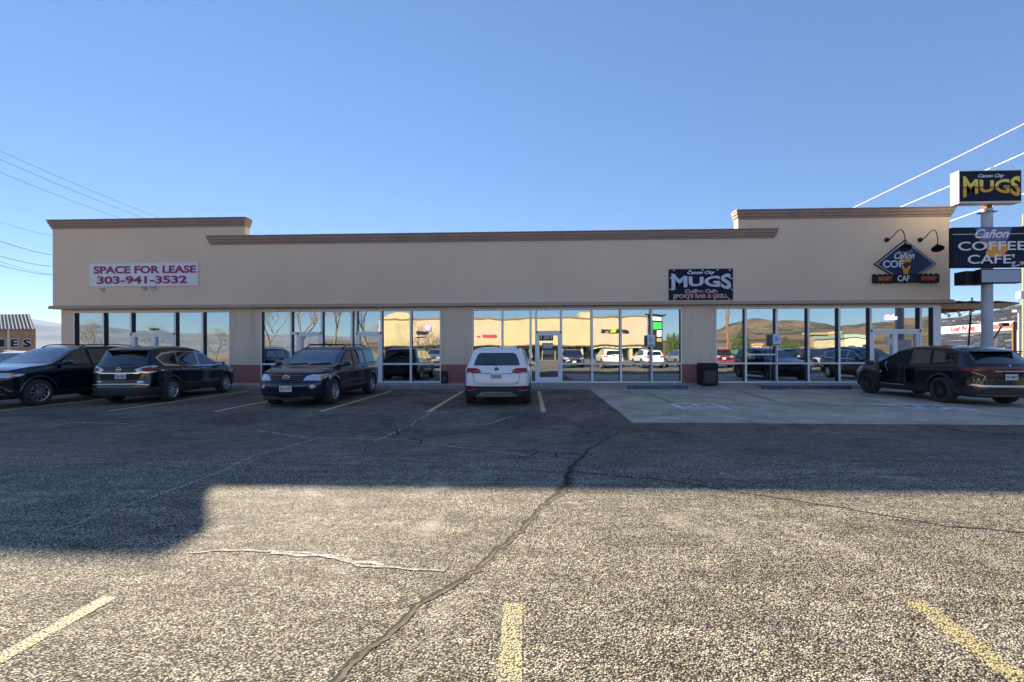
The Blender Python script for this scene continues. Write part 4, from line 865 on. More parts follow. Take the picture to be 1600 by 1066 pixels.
# ---- another black SUV just beyond, only its roof shows; copies parked across the lot (seen in the shop glass)
def clone(src,loc,rz,label,name=None,paint=None,old=None,group=None):
    r=copy_tree(src); r.location=(*loc,0); r.rotation_euler=(0,0,rz); r['label']=label
    if group: r['group']=group
    if name: r.name=name
    if paint:
        st=[r]
        while st:
            o=st.pop(); st+=kids(o)
            if o.type=='MESH' and any(mm==old for mm in o.data.materials):
                o.data=o.data.copy()
                for i,mm in enumerate(o.data.materials):
                    if mm==old: o.data.materials[i]=paint
    return r
bpy.context.view_layer.update()
clone(bc,(17.7,14.9),R(90),'black SUV beyond the crossover, only its roof showing at the right edge','black_suv')
clone(wc,(-26.,21.5),R(-60),'white SUV far back at the left edge, in front of the brick building','white_suv')
cream=carpaint('cream_white_paint',(.72,.70,.62),0.,.3); redp=carpaint('dark_red_paint',(.30,.02,.02)); silv=carpaint('silver_paint',(.45,.46,.47),.6)
wc.scale=(1.03,)*3; hc.scale=(1.045,)*3
g='vehicles parked behind the camera, mirrored in the shop windows'
rx=lambda px:WX(px,38.7+.5)
clone(wc,(rx(960),-2.8),R(-90),'cream SUV across the lot mirrored left of the white SUV, under the tan wall','white_suv',cream,whitep,g)
clone(wc,(rx(1024),-3.0),R(-92),'white SUV across the lot mirrored beside the accessible parking sign','white_suv',None,None,g)
clone(bc,(rx(1137),-3.2),R(-90),'dark red SUV across the lot mirrored in the cafe window next to the pillar','red_suv',redp,black_,g)
clone(dc,(rx(1194),-3.2),R(90),'dark SUV across the lot mirrored in the second cafe window','dark_suv',None,None,g)
clone(bc,(rx(1245),-3.4),R(-90),'black SUV across the lot mirrored in the third cafe window','black_suv',None,None,g)
clone(hc,(rx(1300),-3.2),R(90),'navy SUV across the lot mirrored in the fourth cafe window','navy_suv',None,None,g)
clone(dc,(rx(1350),-3.2),R(90),'dark SUV across the lot mirrored left of the cafe door','dark_suv',None,None,g)
clone(hc,(rx(898),-3.2),R(90),'navy SUV across the lot mirrored right of the bar door','navy_suv',None,None,g)
clone(dc,(rx(672),-3.3),R(90),'grey SUV across the lot mirrored in the pane left of the small bin','dark_suv',silv,navy,g)
clone(wc,(rx(1082),-3.3),R(-90),'silver SUV across the lot mirrored at the edge of the pillar by the trash bin','silver_suv',silv,whitep,g)
clone(bc,(rx(625),-3.2),R(-90),'black SUV across the lot mirrored under the arched cream gable','black_suv',None,None,g)
clone(hc,(rx(775),-3.2),R(90),'navy SUV across the lot mirrored behind the white car roof','navy_suv',None,None,g)
# ============================================================ SURROUNDINGS (front)
# brick building at the far left with painted letters
D=38.
def wxz(px,py,Y): return WX(px,Y),WZ(px,py,Y)
m=mat('old_brick',(.3,.15,.09),.9); t=NT(m)
br=t.node('ShaderNodeTexBrick',i_Vector=t.node('ShaderNodeMapping',i_Vector=t.co,i_Rotation=(R(90),0,0)).outputs[0],i_Scale=2.2,i_Color1=(.52,.26,.13,1),i_Color2=(.66,.40,.20,1),i_Mortar=(.45,.33,.22,1)); br.inputs['Mortar Size'].default_value=.02
t.color(t.mix(.6,br.outputs[0],t.ramp(t.noise(.7,5,.6),[(.3,.65),(.7,1.3)]),'MULTIPLY')); M['brick']=m
bk=empty('brick_building',(WX(20,D),D,0),label='old brick building with block letters IES and a ribbed metal roof at the left edge',cat='building')
xr=WX(56,D); xl=xr-16; ze=WZ(56,514,D); zr=WZ(44,491,D)
b=MB(); xk=xr*(D+8)/D*1.03; b.add([(xl,D,0),(xr,D,0),(xk,D+8,0),(xl*1.3,D+8,0),(xl,D,ze),(xr,D,ze),(xk,D+8,ze),(xl*1.3,D+8,ze)],[(0,3,2,1),(4,5,6,7),(0,1,5,4),(1,2,6,5),(2,3,7,6),(3,0,4,7)]); P_(b,'wall',M['brick'],bk)
b=MB(); b.box(xl,D-.02,0,xr+.01,D-.001,WZ(30,546,D)); P_(b,'painted_base',noisy('painted_brick',(.55,.27,.18),(.62,.33,.23),1,.8),bk)
b=MB(); x=xl-.3; Yr=D+4; zr=WZ(44,491,Yr); sh=WX(57,D)-WX(43.5,Yr)
while x<xr+.15:
    def q(u0,h0,u1,h1): b.add([(x+u0,D-.3,ze-.03+h0),(x+u1,D-.3,ze-.03+h1),(x+u1-sh,Yr,zr+h1),(x+u0-sh,Yr,zr+h0)],[(0,1,2,3)])
    q(0,0,.10,.022); q(.10,.022,.2,0); q(.2,0,.36,0); x+=.36
b.add([(x,D-.3,ze-.04),(x-sh,Yr,zr),(xk,Yr+4,ze)],[(0,1,2)]); b.add([(xl-.3-sh,Yr,zr-.01),(x-sh,Yr,zr-.01),(xk,Yr+4.3,ze-.05),(xl*1.3,Yr+4.3,ze-.05)],[(0,1,2,3)])
P_(b,'roof',noisy('ribbed_roof',(.20,.17,.16),(.27,.23,.21),1,.7),bk)
b=MB(); b.box(WX(15,D)-.06,D-.12,0,WX(15,D)+.06,D-.02,ze); P_(b,'downpipe',M['white'],bk)
for s,p0,p1 in (('I',-1,9),('E',17,30),('S',36,50)):
    z1,z0=WZ(p0,529,D),WZ(p0,543.5,D)
    x0,x1=WX(p0,D),WX(p1,D)
    text(s,x0,z0,x1,z1,D-.03,'lettering',M['txtwhite'],bk,bold=.09,thick=.01)
    text(s,x0+.06,z0+.07,x1-.06,z1-.07,D-.045,'lettering',M['black'],bk,bold=.04,thick=.01)
text('LA',WX(25,D),WZ(25,553,D),WX(36,D),WZ(25,549,D),D-.04,'lettering',M['black'],bk,thick=.01)
# terrain rings: hills all round
def hills(name,m,az0,az1,r0,r1,E,seed,na=240,nr=26,pw=1.3):
    vs=[];fs=[]
    for i in range(na+1):
        az=R(az0+(az1-az0)*i/na)
        for j in range(nr+1):
            f=j/nr; r=r0+(r1-r0)*f; x,y=r*math.sin(az),r*math.cos(az)
            e=E(math.degrees(az)); p=Vector((x/ (r1*.16),y/(r1*.16),seed))
            nz=noise.fractal(p,1.0,2.1,6); rg=1-abs(noise.noise(p*1.9))*1.6
            h=r1*e*(f**pw)*(1+.22*nz+.12*rg)+(0 if f<.02 else r1*.006*nz*f)
            vs.append((x,y,h if j>0 else -2))
    for i in range(na):
        for j in range(nr):
            a=i*(nr+1)+j; fs.append((a,a+1,a+nr+2,a+nr+1))
    me=bpy.data.meshes.new(name); me.from_pydata(vs,[],fs); me.materials.append(m); me.polygons.foreach_set('use_smooth',[True]*len(fs))
    o=bpy.data.objects.new(name,me); COL.objects.link(o); return tag(o,kind='structure')
def hillmat(name,a,c,dk,sc,snow=None,ds=None):
    m=mat(name,a,1.,spec=.1); t=NT(m); k=t.ramp(t.noise(sc,7,.65),[(.35,a),(.65,c)])
    k=t.mix(t.ramp(t.noise(ds or sc*6,7,.75),[(.47,0.),(.56,1.)]),k,dk)
    if snow: k=t.mix(t.ramp(t.noise(sc*2.6,8,.72,dist=1.2),[(.57,0.),(.62,1.)]),k,snow)
    t.color(k); return m
hills('mountain_ridge',hillmat('haze_blue_forest_slopes',(.055,.07,.115),(.075,.09,.14),(.04,.052,.09),.0004),-62,-34,2500,6000,lambda a:.043,5,na=80)  # distance haze painted into the forest colour as extra blue
hills('snowy_hills',hillmat('scrub_slopes_with_snow',(.035,.036,.042),(.075,.062,.055),(.014,.02,.03),.02,(.5,.5,.54),.05),28,72,850,1500,lambda a:.050+.014*min(1,max(0,(a-41)/5)),11,na=220,nr=40,pw=1.05)
def Er(a):
    e=.052+.006*math.sin(a*.21)
    if a>153: e=e+(.022-e)*min(1,(a-153)/8)
    return e
hills('red_hills',hillmat('rusty_scrub_slopes',(.30,.17,.11),(.24,.19,.12),(.07,.075,.05),.003,None,.012),100,206,320,1400,Er,23,na=260,nr=34)
hills('grey_ridge',hillmat('pale_grey_slopes',(.26,.27,.29),(.34,.34,.34),(.18,.20,.21),.0006),185,280,900,5000,lambda a:.033+.003*math.sin(a*.2),31,na=140)
# the air
b=MB(); b.box(-9200,-9200,-3,9200,9200,430); hz=bpy.data.materials.new('air'); hz.use_nodes=True; n_=hz.node_tree.nodes; n_.remove(n_['Principled BSDF']); pv=n_.new('ShaderNodeVolumePrincipled')
pv.inputs['Density'].default_value=.00005; pv.inputs['Color'].default_value=(.5,.7,1,1); pv.inputs['Anisotropy'].default_value=.2; hz.node_tree.links.new(pv.outputs[0],n_['Material Output'].inputs['Volume'])
tag(b.build('haze',hz),kind='stuff')
# petrol station canopy, brush, lights at the far right
A=Vector((WX(1466,62),62,0)); Bv=Vector((WX(1584,50),50,0)); dd=(Bv-A).normalized(); ang=math.atan2(dd.y,dd.x); L=(Bv-A).length
zc0,zc1=WZ(1473,522,62),WZ(1473,511.5,62)
gs=empty('fuel_station_canopy',tuple(A),ang,label='long white fuel station canopy with red script lettering beyond the patio roof',cat='canopy')
def GB(b,name,m,**k): return b.build(name,m,parent=gs,**k)
b=MB(); b.box(0,0,zc0,L*.62,14,zc1); GB(b,'roof',M['signwhite'])
b=MB(); b.box(L*.62,0,zc0,L,14,zc1+.05); GB(b,'roof_end',M['signwhite'])
b=MB(); b.box(L*.64,-.04,zc0+.22*(zc1-zc0),L*.985,-.001,zc0+.80*(zc1-zc0)); GB(b,'red_band',mat('canopy_red',(.55,.03,.03),.5))
for fx in (.08,.45,.9):
    b=MB(); b.box(L*fx,5,0,L*fx+.4,5.4,zc0); GB(b,'column',M['signwhite'])
o=text("Loaf 'N Jug",0,0,4.4,.80,0,'lettering',M['redtxt'],None,bold=.06,shear=.25); o.parent=gs; o.location=(4.6,-.02,(zc0+zc1)/2)
M['scrub']=noisy('dry_brush',(.20,.15,.09),(.32,.25,.16),2,.95)
def bush(name,x,y,z,rx,rz,n,m,seed,leaf=.12,**tg):
    rnd=random.Random(seed); b=MB()
    for i in range(n):
        a=rnd.random()*2*pi; r=rnd.random()**.5; h=rnd.random(); cx=x+math.cos(a)*r*rx*(1-.5*h); cy=y+math.sin(a)*r*rx*(1-.5*h); cz=z+h*rz*(.75+.5*noise.noise((cx,cy,seed)))
        u=Vector((rnd.uniform(-1,1),rnd.uniform(-1,1),rnd.uniform(.0,1.4))).normalized()*leaf*rnd.uniform(.6,1.8); w=u.orthogonal().normalized()*leaf*.3
        c=Vector((cx,cy,cz)); b.add([c-w,c+w,c+u],[(0,1,2)])
    o=b.build(name,m,fix=False); return tag(o,**tg)
for i,(px,Yd,rx,rz) in enumerate(((1480,45,1.6,1.7),(1500,44,1.5,1.9),(1520,43,1.9,2.0),(1562,40,1.5,1.9),(1576,39,1.1,1.6),(1594,38,1.2,1.9))):
    lab=['dry brown shrub nearest the shop corner, below the canopy lettering','dry brown shrub directly under the red canopy lettering','dry brown shrub left of the grey sign pole','dry brown shrub just right of the grey sign pole','dry brown shrub left of the wooden post','dry brown shrub at the right edge of the picture'][i]
    bush('dry_shrub',WX(px,Yd),Yd,0,rx,rz,900,M['scrub'],i,.16,label=lab,cat='shrub',group='dry shrubs beyond the lot')
M['woodl']=noisy('sun_bleached_timber',(.34,.20,.10),(.48,.31,.17),3,.8)
# timber patio roof on the shop's right side
pa=empty('patio_roof',(XR,20,0),label='weathered timber patio roof with corrugated top and string lights beside the shop',cat='patio roof')
x0=XR+.0; x1=WX(1568,20.5); zt=WZ(1500,474,20.5)
b=MB()
for i in range(6):
    xa=x0+(x1-x0)*i/6-.1; xb=x0+(x1-x0)*(i+1)/6+.22; b.add([(xa,19.9+i*.03,zt+.04),(xb,19.9+i*.03,zt-.05),(xb,25.,zt+.0),(xa,25.,zt+.10),(xa,19.9+i*.03,zt+.055),(xb,19.9+i*.03,zt-.035),(xb,25.,zt+.015),(xa,25.,zt+.115)],[(0,1,2,3),(4,5,6,7),(0,1,5,4),(1,2,6,5)])
P_(b,'corrugated_sheet',M['rust'],pa)
b=MB(); b.box(x0,20.0,zt-.30,x1-.6,20.08,zt-.06); b.prism([(x1-.6,zt-.30),(x1+.15,zt-.10),(x1+.15,zt-.06),(x1-.6,zt-.06)],20.0,20.08); b.box(x0,24.6,zt-.46,x1,24.7,zt-.02); P_(b,'beam',M['woodl'],pa)
b=MB()
for i in range(9): x=x0+.3+(x1-x0-.6)*i/8; b.box(x-.03,20.08,zt-.24,x+.03,24.6,zt-.07)
P_(b,'rafter',M['woodl'],pa)
for x,y in ((x0+.06,20.1),(x0+.06,24.6),(x1-.7,24.6)):
    b=MB(); b.box(x-.06,y-.06,0,x+.06,y+.06,zt-.28); P_(b,'post',M['wood'],pa)
b=MB(); pts=[(WX(px,20.3),20.3,WZ(px,py,20.3)) for px,py in ((1474,490),(1478,487.5),(1483,492),(1490,489),(1498,485.5),(1501,491),(1510,487),(1517,488),(1521,483.5))]; b.tube(pts,.006,5); P_(b,'light_string',M['black'],pa)
b=MB()
M['bulb']=mat('bulb_glass',(.95,.95,.92),.5)
for px,py in ((1478,488),(1483,492),(1498,486),(1500,491),(1516.5,488.5),(1521,483.5)):
    b.lathe([(.001,-.09),(.045,-.06),(.06,-.01),(.04,.04),(.001,.06)],(WX(px,20.3),20.3,WZ(px,py,20.3)-.03),'Z',10)
P_(b,'light_bulbs',M['bulb'],pa,smooth=True)
def pole_(name,p0,p1,r,m,**tg):
    b=MB(); b.tube([Vector(p1)*0,Vector(p1)-Vector(p0)],r,10); o=b.build(name,m,smooth=True,loc=p0); return tag(o,**tg)
o=pole_('thin_pole',(WX(1509,22),22,0),(WX(1519,22),22,WZ(1519,465,22)),.035,M['black'],label='thin black leaning pole under the patio roof',cat='pole')
o=pole_('wooden_post',(WX(1585,27),27,0),(WX(1585,27),27,WZ(1585,503,27)),.10,M['wood'],label='dark wooden post between the red canopy and the green sign',cat='post')
pf=(WX(1551,24),24,0); b=MB(); z1=WZ(1567,507,24); dx=WX(1567,24)-pf[0]
b.tube([(0,0,0),(.0,0,WZ(1551,532,24)),(dx,0,z1)],.04,8); b.box(dx-.12,-.1,z1-.1,dx+.22,.1,z1+.08); tag(b.build('slanted_floodlight',M['blackm'],loc=pf),label='black floodlight on a slanted arm right of the grey sign pole',cat='light')
x,z0=wxz(1587,515,45); x1_,z1=wxz(1597,504,45)
gn=empty('green_sign',((x+x1_)/2,45,0),label='small green sign at the right edge beyond the wooden post',cat='sign'); b=MB(); b.box(x,45,z0,x1_,45.2,z1); P_(b,'panel',M['grn'],gn)
b=MB(); b.box((x+x1_)/2-.08,45.05,0,(x+x1_)/2+.08,45.15,z0); P_(b,'post',M['signwhite'],gn); text('24',x+.15,z0+.15,x1_-.12,z1-.15,44.99,'lettering',M['txtwhite'],gn,bold=.04)
# street light and utility pole
x=WX(1593,40); sl=empty('street_light',(x,40,0),label='pale street light with two heads rising behind the green sign',cat='street light')
b=MB(); b.tube([(x,40,0),(x,40,WZ(1593,487,40))],.09,10); P_(b,'pole',M['signwhite'],sl)
for s in (-1,1): b=MB(); b.box(x-.05*s,39.8,WZ(1593,488,40),x+s*.42,40.2,WZ(1593,484.5,40)); P_(b,'lamp_head',M['cab'],sl,bevel=.03)
x=WX(1602,27); up=empty('utility_pole',(x,27,0),label='yellowish wooden utility pole with meters at the right edge',cat='utility pole')
b=MB(); b.tube([(x,27,0),(x,27,9.5)],[.14,.11],12); P_(b,'pole',noisy('yellow_wood',(.35,.27,.12),(.45,.35,.17),2,.8),up,smooth=True)
b=MB(); b.box(WX(1587,27),26.7,WZ(1590,468,27),WX(1592,27),27,WZ(1590,456,27)); b.box(WX(1592,27),26.85,WZ(1590,465,27),x,26.95,WZ(1590,463,27)); P_(b,'transformer_box',M['cab'],up,bevel=.02)
# power lines
def wire(p0,D0,p1,D1,r,m,lab,g,sag=.25):
    a=Vector((WX(p0[0],D0),D0,WZ(*p0,D0))); c=Vector((WX(p1[0],D1),D1,WZ(*p1,D1))); a2=a-(c-a)*.25; c2=c+(c-a)*.25
    b=MB(); b.tube([a2.lerp(c2,i/14)-Vector((0,0,sag*4*(i/14)*(1-i/14)))-a for i in range(15)],r*(.7 if g==g1 else 1),5); tag(b.build('power_line',m,loc=a),label=lab,cat='power line',group=g)
M['wire']=mat('grey_cable',(.03,.035,.05),1.,spec=0.); M['wirew']=mat('pale_cable',(.9,.9,.9),.5)
g1='grey cables crossing the sky at the left'
for (p0,p1,r,s) in (((0,233),(240,335),.018,'uppermost grey cable at the left'),((0,246),(215,335),.018,'second grey cable from the top at the left'),((0,266),(180,336),.018,'third grey cable from the top at the left'),
    ((0,344),(82,366),.016,'faint grey cable level with the left cornice'),((0,374),(82,396.5),.028,'dark cable just below the cornice level at the left'),((0,397.5),(82,414.5),.028,'second lowest dark cable ending at the left wall'),((0,406),(82,427),.016,'thin cable just above the lowest at the left'),((0,412),(82,428),.028,'lowest dark cable at the left, above the brick building')):
    wire(p0,34,p1,44,r,M['wire'],s,g1)
g2='white cables rising to the right'
for (p0,p1,r,s) in (((1335,324),(1600,194),.040,'thickest white cable rising to the right from behind the parapet'),((1410,322),(1600,239),.026,'middle white cable passing behind the MUGS cabinet'),((1488,344),(1600,302),.026,'lowest white cable passing behind the sign pole')):
    wire(p0,30,p1,22,r,M['wirew'],s,g2,.05)
# ============================================================ ACROSS THE LOT (what the glass mirrors)
MY=38.7
def RX(px,Y): # world x of something whose mirror image shows at px (Y is its real y)
    return WX(px,MY-Y)
def RZ(px,py,Y): return WZ(px,py,MY-Y)
OY=-36.
op=empty('opposite_building',(0,OY,0),label='cream and tan strip mall across the lot mirrored in the shop windows',cat='building')
cr=noisy('cream_stucco',(.44,.36,.20),(.52,.43,.25),.5,.9,det=6); tn=noisy('peach_stucco',(.47,.35,.24),(.55,.41,.29),.5,.9,det=6); brn=mat('brown_coping',(.2,.13,.08),.8)
xa,xb,xc=RX(590,OY),RX(925,OY),RX(1012,OY); zt=RZ(800,499,OY); zb_=RZ(800,539,OY)
def OB(b,n,m): return P_(b,n,m,op)
b=MB(); b.box(xa,OY-12,zb_,xb,OY,zt); 
arc=[(RX(598,OY),zt)]+[(RX(622,OY)+ (RX(646,OY)-RX(598,OY))/2*math.cos(R(a)),zt+1.3*math.sin(R(a))) for a in range(180,-1,-15)]+[(RX(646,OY),zt)]
b.prism(arc,OY-.5,OY+.1); b.box(RX(905,OY),OY-3,zt,RX(925,OY),OY,zt+1.1); OB(b,'cream_wall',cr)
b=MB(); b.box(xb,OY-12,zb_,xc,OY+.05,zt+.25); b.box(RX(640,OY),OY,zb_+.1,RX(700,OY),OY+.06,zt-.1); b.box(RX(738,OY),OY,zb_+.3,RX(785,OY),OY+.06,zt-.3); OB(b,'peach_wall',tn)
b=MB(); b.box(xa-.1,OY-.2,zt,xb,OY+.15,zt+.22); b.box(xb,OY-.2,zt+.25,xc+.1,OY+.2,zt+.5); b.box(xa,OY-.3,zb_-.18,xc,OY+.1,zb_); OB(b,'coping',brn)
b=MB(); b.box(xa+.2,OY-2,0,xc-.2,OY-1.8,zb_); OB(b,'shopfront_glass',M['carglass'])
b=MB(); 
for i in range(22): x=xa+.3+(xc-xa-.8)*i/21; b.box(x,OY-1.8,0,x+.5 if i%4==0 else x+.1,OY-.9 if i%4==0 else OY-1.7,zb_)
OB(b,'columns',cr)
b=MB()
for i in range(9): x=xb+.3+(xc-xb-.8)*i/9; b.box(x,OY-.6,1.9,x+.85,OY-.55,zb_-.2)
OB(b,'window_blinds',mat('pale_green_blinds',(.5,.55,.35),.8))
def otext(s,p0,p1,pt,pb,m,**k):
    x0,x1=RX(p1,OY),RX(p0,OY); z1,z0=RZ((p0+p1)/2,pt,OY),RZ((p0+p1)/2,pb,OY); c=((x0+x1)/2,OY+.35,(z0+z1)/2)
    w=abs(x0-x1)/2; h=(z1-z0)/2
    o=text(s,-w,-h,w,h,0,'lettering',m,None,thick=.1,**k); o.parent=op; o.location=Vector(c)-Vector(op.location); o.rotation_euler=(0,0,pi); return o
otext('cricket',939,982,511.5,520,M['black'],bold=.05)
b=MB(); b.prism([(RX(958,OY)-.5,RZ(958,520,OY)),(RX(958,OY)+.3,RZ(958,520,OY)),(RX(958,OY)+.6,RZ(958,511,OY)),(RX(958,OY)-.1,RZ(958,511,OY))],OY+.26,OY+.5); OB(b,'sign_leaf',mat('lime_sign',(.35,.7,.05),.5))
b=MB(); b.box(RX(752,OY),OY+.2,RZ(752,527,OY),RX(775,OY),OY+.3,RZ(752,523,OY)); b.box(RX(744,OY),OY+.2,RZ(744,527,OY),RX(747,OY),OY+.3,RZ(744,525,OY)); OB(b,'red_shop_sign',M['redtxt'])
b=MB(); b.lathe([(.001,0),(.62,.02),(.6,-.02)],(RX(668,OY),OY+.2,RZ(668,513,OY)),'Y',16); OB(b,'round_shop_sign',mat('lilac_sign',(.45,.4,.75),.5))
b=MB(); b.box(RX(650,OY),OY+.25,RZ(650,523,OY),RX(668,OY),OY+.3,RZ(650,518,OY)); b.box(RX(649,OY),OY+.25,RZ(650,528,OY),RX(665,OY),OY+.3,RZ(650,527,OY)); OB(b,'dark_shop_sign',M['black'])
b=MB(); b.box(RX(944,OY),OY-.8,RZ(944,566,OY)+.0,RX(950,OY),OY-.4,RZ(944,551,OY)); OB(b,'green_window_sign',M['grn'])
# mirrored pylon
py_=-15.; x0,x1=RX(1016,py_),RX(1036,py_)
mp=empty('multi_tenant_sign',((x0+x1)/2,py_,0),label='dark tenant pylon with green and white panels mirrored left of the pillar',cat='sign'); zz=lambda p: RZ(1026,p,py_)
b=MB(); b.box(x0,py_-.5,zz(570),x1,py_,zz(491)); b.box(x0-.35,py_-.7,zz(491),x1+.35,py_+.2,zz(489.5)); P_(b,'frame',M['black'],mp)
for pt,pb,m_ in ((493,500,M['signwhite']),(503,514.5,M['grn']),(516,526,M['signwhite']),(529,535,mat('gold_panel',(.4,.3,.1),.5))):
    b=MB(); b.box(x0+.35 if pt<515 else x0+.8,py_,zz(pb),x1-.15,py_+.06,zz(pt)); P_(b,'panel',m_,mp)
# yellow-roofed buildings and a gable mirrored at the right / left
def simple_house(name,px0,px1,Y,pt,m,rm,lab,gable=False):
    x0,x1=RX(px0,Y),RX(px1,Y); z=RZ((px0+px1)/2,pt,Y); t=empty(name,((x0+x1)/2,Y,0),label=lab,cat='building')
    b=MB(); b.box(x0,Y-8,0,x1,Y,z); P_(b,'wall',m,t)
    if gable: 
        b=MB(); b.prism([(x0-.5,z),((x0+x1)/2,z+(x1-x0)*.22),(x1+.5,z)],Y-8.3,Y+.3); P_(b,'roof',rm,t)
    else: b=MB(); b.box(x0-.3,Y-8.3,z,x1+.3,Y+.3,z+.5); P_(b,'roof',rm,t)
    b=MB(); n=max(2,int((x1-x0)/3))
    for i in range(n): x=x0+(x1-x0)*(i+.25)/n; b.box(x,Y-.02,.9,x+(x1-x0)/n*.5,Y+.03,min(z-.4,2.4))
    P_(b,'windows',M['carglass'],t)
simple_house('grey_roof_house',396,462,-60,566,M['signwhite'],noisy('grey_shingle',(.16,.18,.19),(.22,.24,.25),2,.9),'low white building with grey gable roof mirrored left of the navy car',True)
simple_house('restaurant',1325,1362,-34,528,noisy('cream_paint',(.62,.52,.35),(.68,.58,.4),1,.8),mat('teal_roof',(.3,.42,.36),.6),'cream fast food building mirrored left of the cafe door')
simple_house('orange_block',1296,1314,-52,522,noisy('orange_stucco',(.45,.25,.1),(.5,.3,.12),1,.8),cr,'orange and cream block mirrored in the fourth cafe window')
simple_house('tan_row',1216,1256,-70,545,cr,mat('terracotta',(.4,.16,.08),.8),'cream row with red roof mirrored right of the second accessible sign')
simple_house('white_house',1110,1136,-70,545,M['signwhite'],brn,'white house mirrored beside the dark pillar by the trash bin')
simple_house('tan_house',1176,1192,-66,541,noisy('beige_wall',(.5,.45,.36),(.56,.5,.4),1,.8),mat('orange_roof',(.5,.25,.08),.8),'beige house mirrored left of the blue round sign')
o=pole_('wooden_pole',(RX(1137,-30),-30,0),(RX(1137,-30),-30,9),.22,M['wood'],label='dark utility pole mirrored in the first cafe window',cat='pole')
# trees
def tree(name,x,y,h,m,seed,spread=.55,lean=0,tips=None,depth=5,r0=.16,**tg):
    rnd=random.Random(seed); t=empty(name,(x,y,0),**tg); b=MB(); ends=[]
    def grow(p,d,L,r,k):
        n=4; pts=[p]; q=p; dd=d.copy()
        for i in range(n):
            dd=(dd+Vector((rnd.uniform(-1,1),rnd.uniform(-1,1),rnd.uniform(-.3,.6)))*.13).normalized(); q=q+dd*L/n; pts.append(q)
        b.tube(pts,[r*(1-.45*i/n) for i in range(n+1)],5 if k<3 else 8,caps=False)
        if k==0: ends.append(q); return
        for i in range(3 if k>1 else 4):
            a=rnd.uniform(0,2*pi); o=dd.orthogonal().normalized(); o.rotate(Matrix.Rotation(a,3,dd)); nd=(dd*(1-spread*rnd.uniform(.5,1))+o*spread*rnd.uniform(.7,1.2)+Vector((0,0,.15))).normalized()
            grow(pts[rnd.choice([2,3,4])] if i>0 else q,nd,L*rnd.uniform(.6,.82),r*.5,k-1)
    grow(Vector((0,0,0)),Vector((lean,0,1)).normalized(),h*.34,r0*h/8,depth)
    o=b.build('trunk',m,parent=t,fix=False)
    if tips:
        b=MB()
        for e in ends:
            for k in range(tips[1]):
                c=e+Vector((rnd.gauss(0,.35),rnd.gauss(0,.35),rnd.gauss(0,.3))); u=Vector((rnd.uniform(-1,1),rnd.uniform(-1,1),rnd.uniform(-1,1))).normalized()*tips[2]; w=u.orthogonal()*.5; b.add([c-w,c+w,c+u],[(0,1,2)])
        b.build('crown',tips[0],parent=t,fix=False)
    return t
bark=noisy('grey_brown_bark',(.16,.12,.08),(.26,.2,.13),3,.9); gold=mat('golden_twigs',(.42,.34,.14),.9)
for i,(px,Y,h) in enumerate(((425,-22,11),(470,-18,12),(520,-21,13),(575,-24,12),(145,-30,6.5),(240,-34,7),(335,-28,6),(610,-48,9))):
    tree('bare_tree',RX(px,Y),Y,h,bark,40+i,tips=(gold,5,.10) if i!=2 else None,depth=5,label=['bare tree mirrored in the pane right of the first maroon wall','bare tree with thick limbs mirrored above the first single door','tall bare tree mirrored behind the navy car roof','bare tree mirrored above the second single door','small bare tree mirrored in the leftmost pane','small bare tree mirrored in the leftmost double door','small bare tree mirrored in the fifth pane from the left','bare tree mirrored behind the arched cream gable'][i],cat='tree',group='bare trees across the lot')
leaf=noisy('juniper_green',(.05,.075,.025),(.10,.12,.045),4,.9)
for i,(px,Y,h,rx) in enumerate(((1158,-28,4.6,1.7),(1057,-34,4.6,2.2),(1232,-55,4.,3.))):
    X=RX(px,Y); t=empty('evergreen',(X,Y,0),label=['round green juniper mirrored in the first cafe window','round green tree mirrored left of the pillar by the trash bin','dark low tree mirrored right of the second accessible sign'][i],cat='tree')
    o=bush('crown',0,0,.3,rx,h,4500,leaf,70+i,.2); o.parent=t; b=MB(); b.tube([(0,0,0),(0,0,h*.6)],[.2,.08],8); b.build('trunk',bark,parent=t)
# ============================================================ INSIDE THE SHOP
def chair(x,y,rz,lab,z=.12):
    t=empty('cafe_chair',(x,y,z),rz,label=lab,cat='chair',group='chairs behind the shop glass')
    b=MB(); b.box(-.2,-.2,.44,.2,.2,.48); b.build('seat',M['black'],parent=t,bevel=.01); b=MB(); b.box(-.2,.18,.6,.2,.21,.9); b.build('backrest',M['wood'],parent=t,bevel=.01)
    for sx in (-1,1):
        for sy in (-1,1): b=MB(); b.tube([(sx*.18,sy*.18,0),(sx*.18,sy*.18,.9 if sy>0 else .45)],.012,6); b.build('leg',M['blackm'],parent=t)
    return t
def table(x,y,lab,z=.12):
    t=empty('cafe_table',(x,y,z),label=lab,cat='table',group='tables behind the shop glass')
    b=MB(); b.box(-.38,-.38,.72,.38,.38,.75); b.build('tabletop',M['wood'],parent=t,bevel=.008); b=MB(); b.tube([(0,0,0),(0,0,.72)],.03); b.build('leg',M['blackm'],parent=t); b=MB(); b.box(-.25,-.25,0,.25,.25,.02); b.build('base',M['blackm'],parent=t)
for px,wh in ((620,'right of the second single door'),(665,'in the pane left of the small bin'),(905,'right of the bar door'),(1290,'in the fourth cafe window')):
    x=WX(px,20.4); table(x,20.5,'small cafe table behind the glass '+wh)
    chair(x-.75,20.5,R(-90),'chair left of the table '+wh); chair(x+.75,20.5,R(90),'chair right of the table '+wh)
x=WX(866,19.9); t=empty('toy_machine',(x,19.95,.12),label='small red and yellow toy machine inside the bar door',cat='machine')
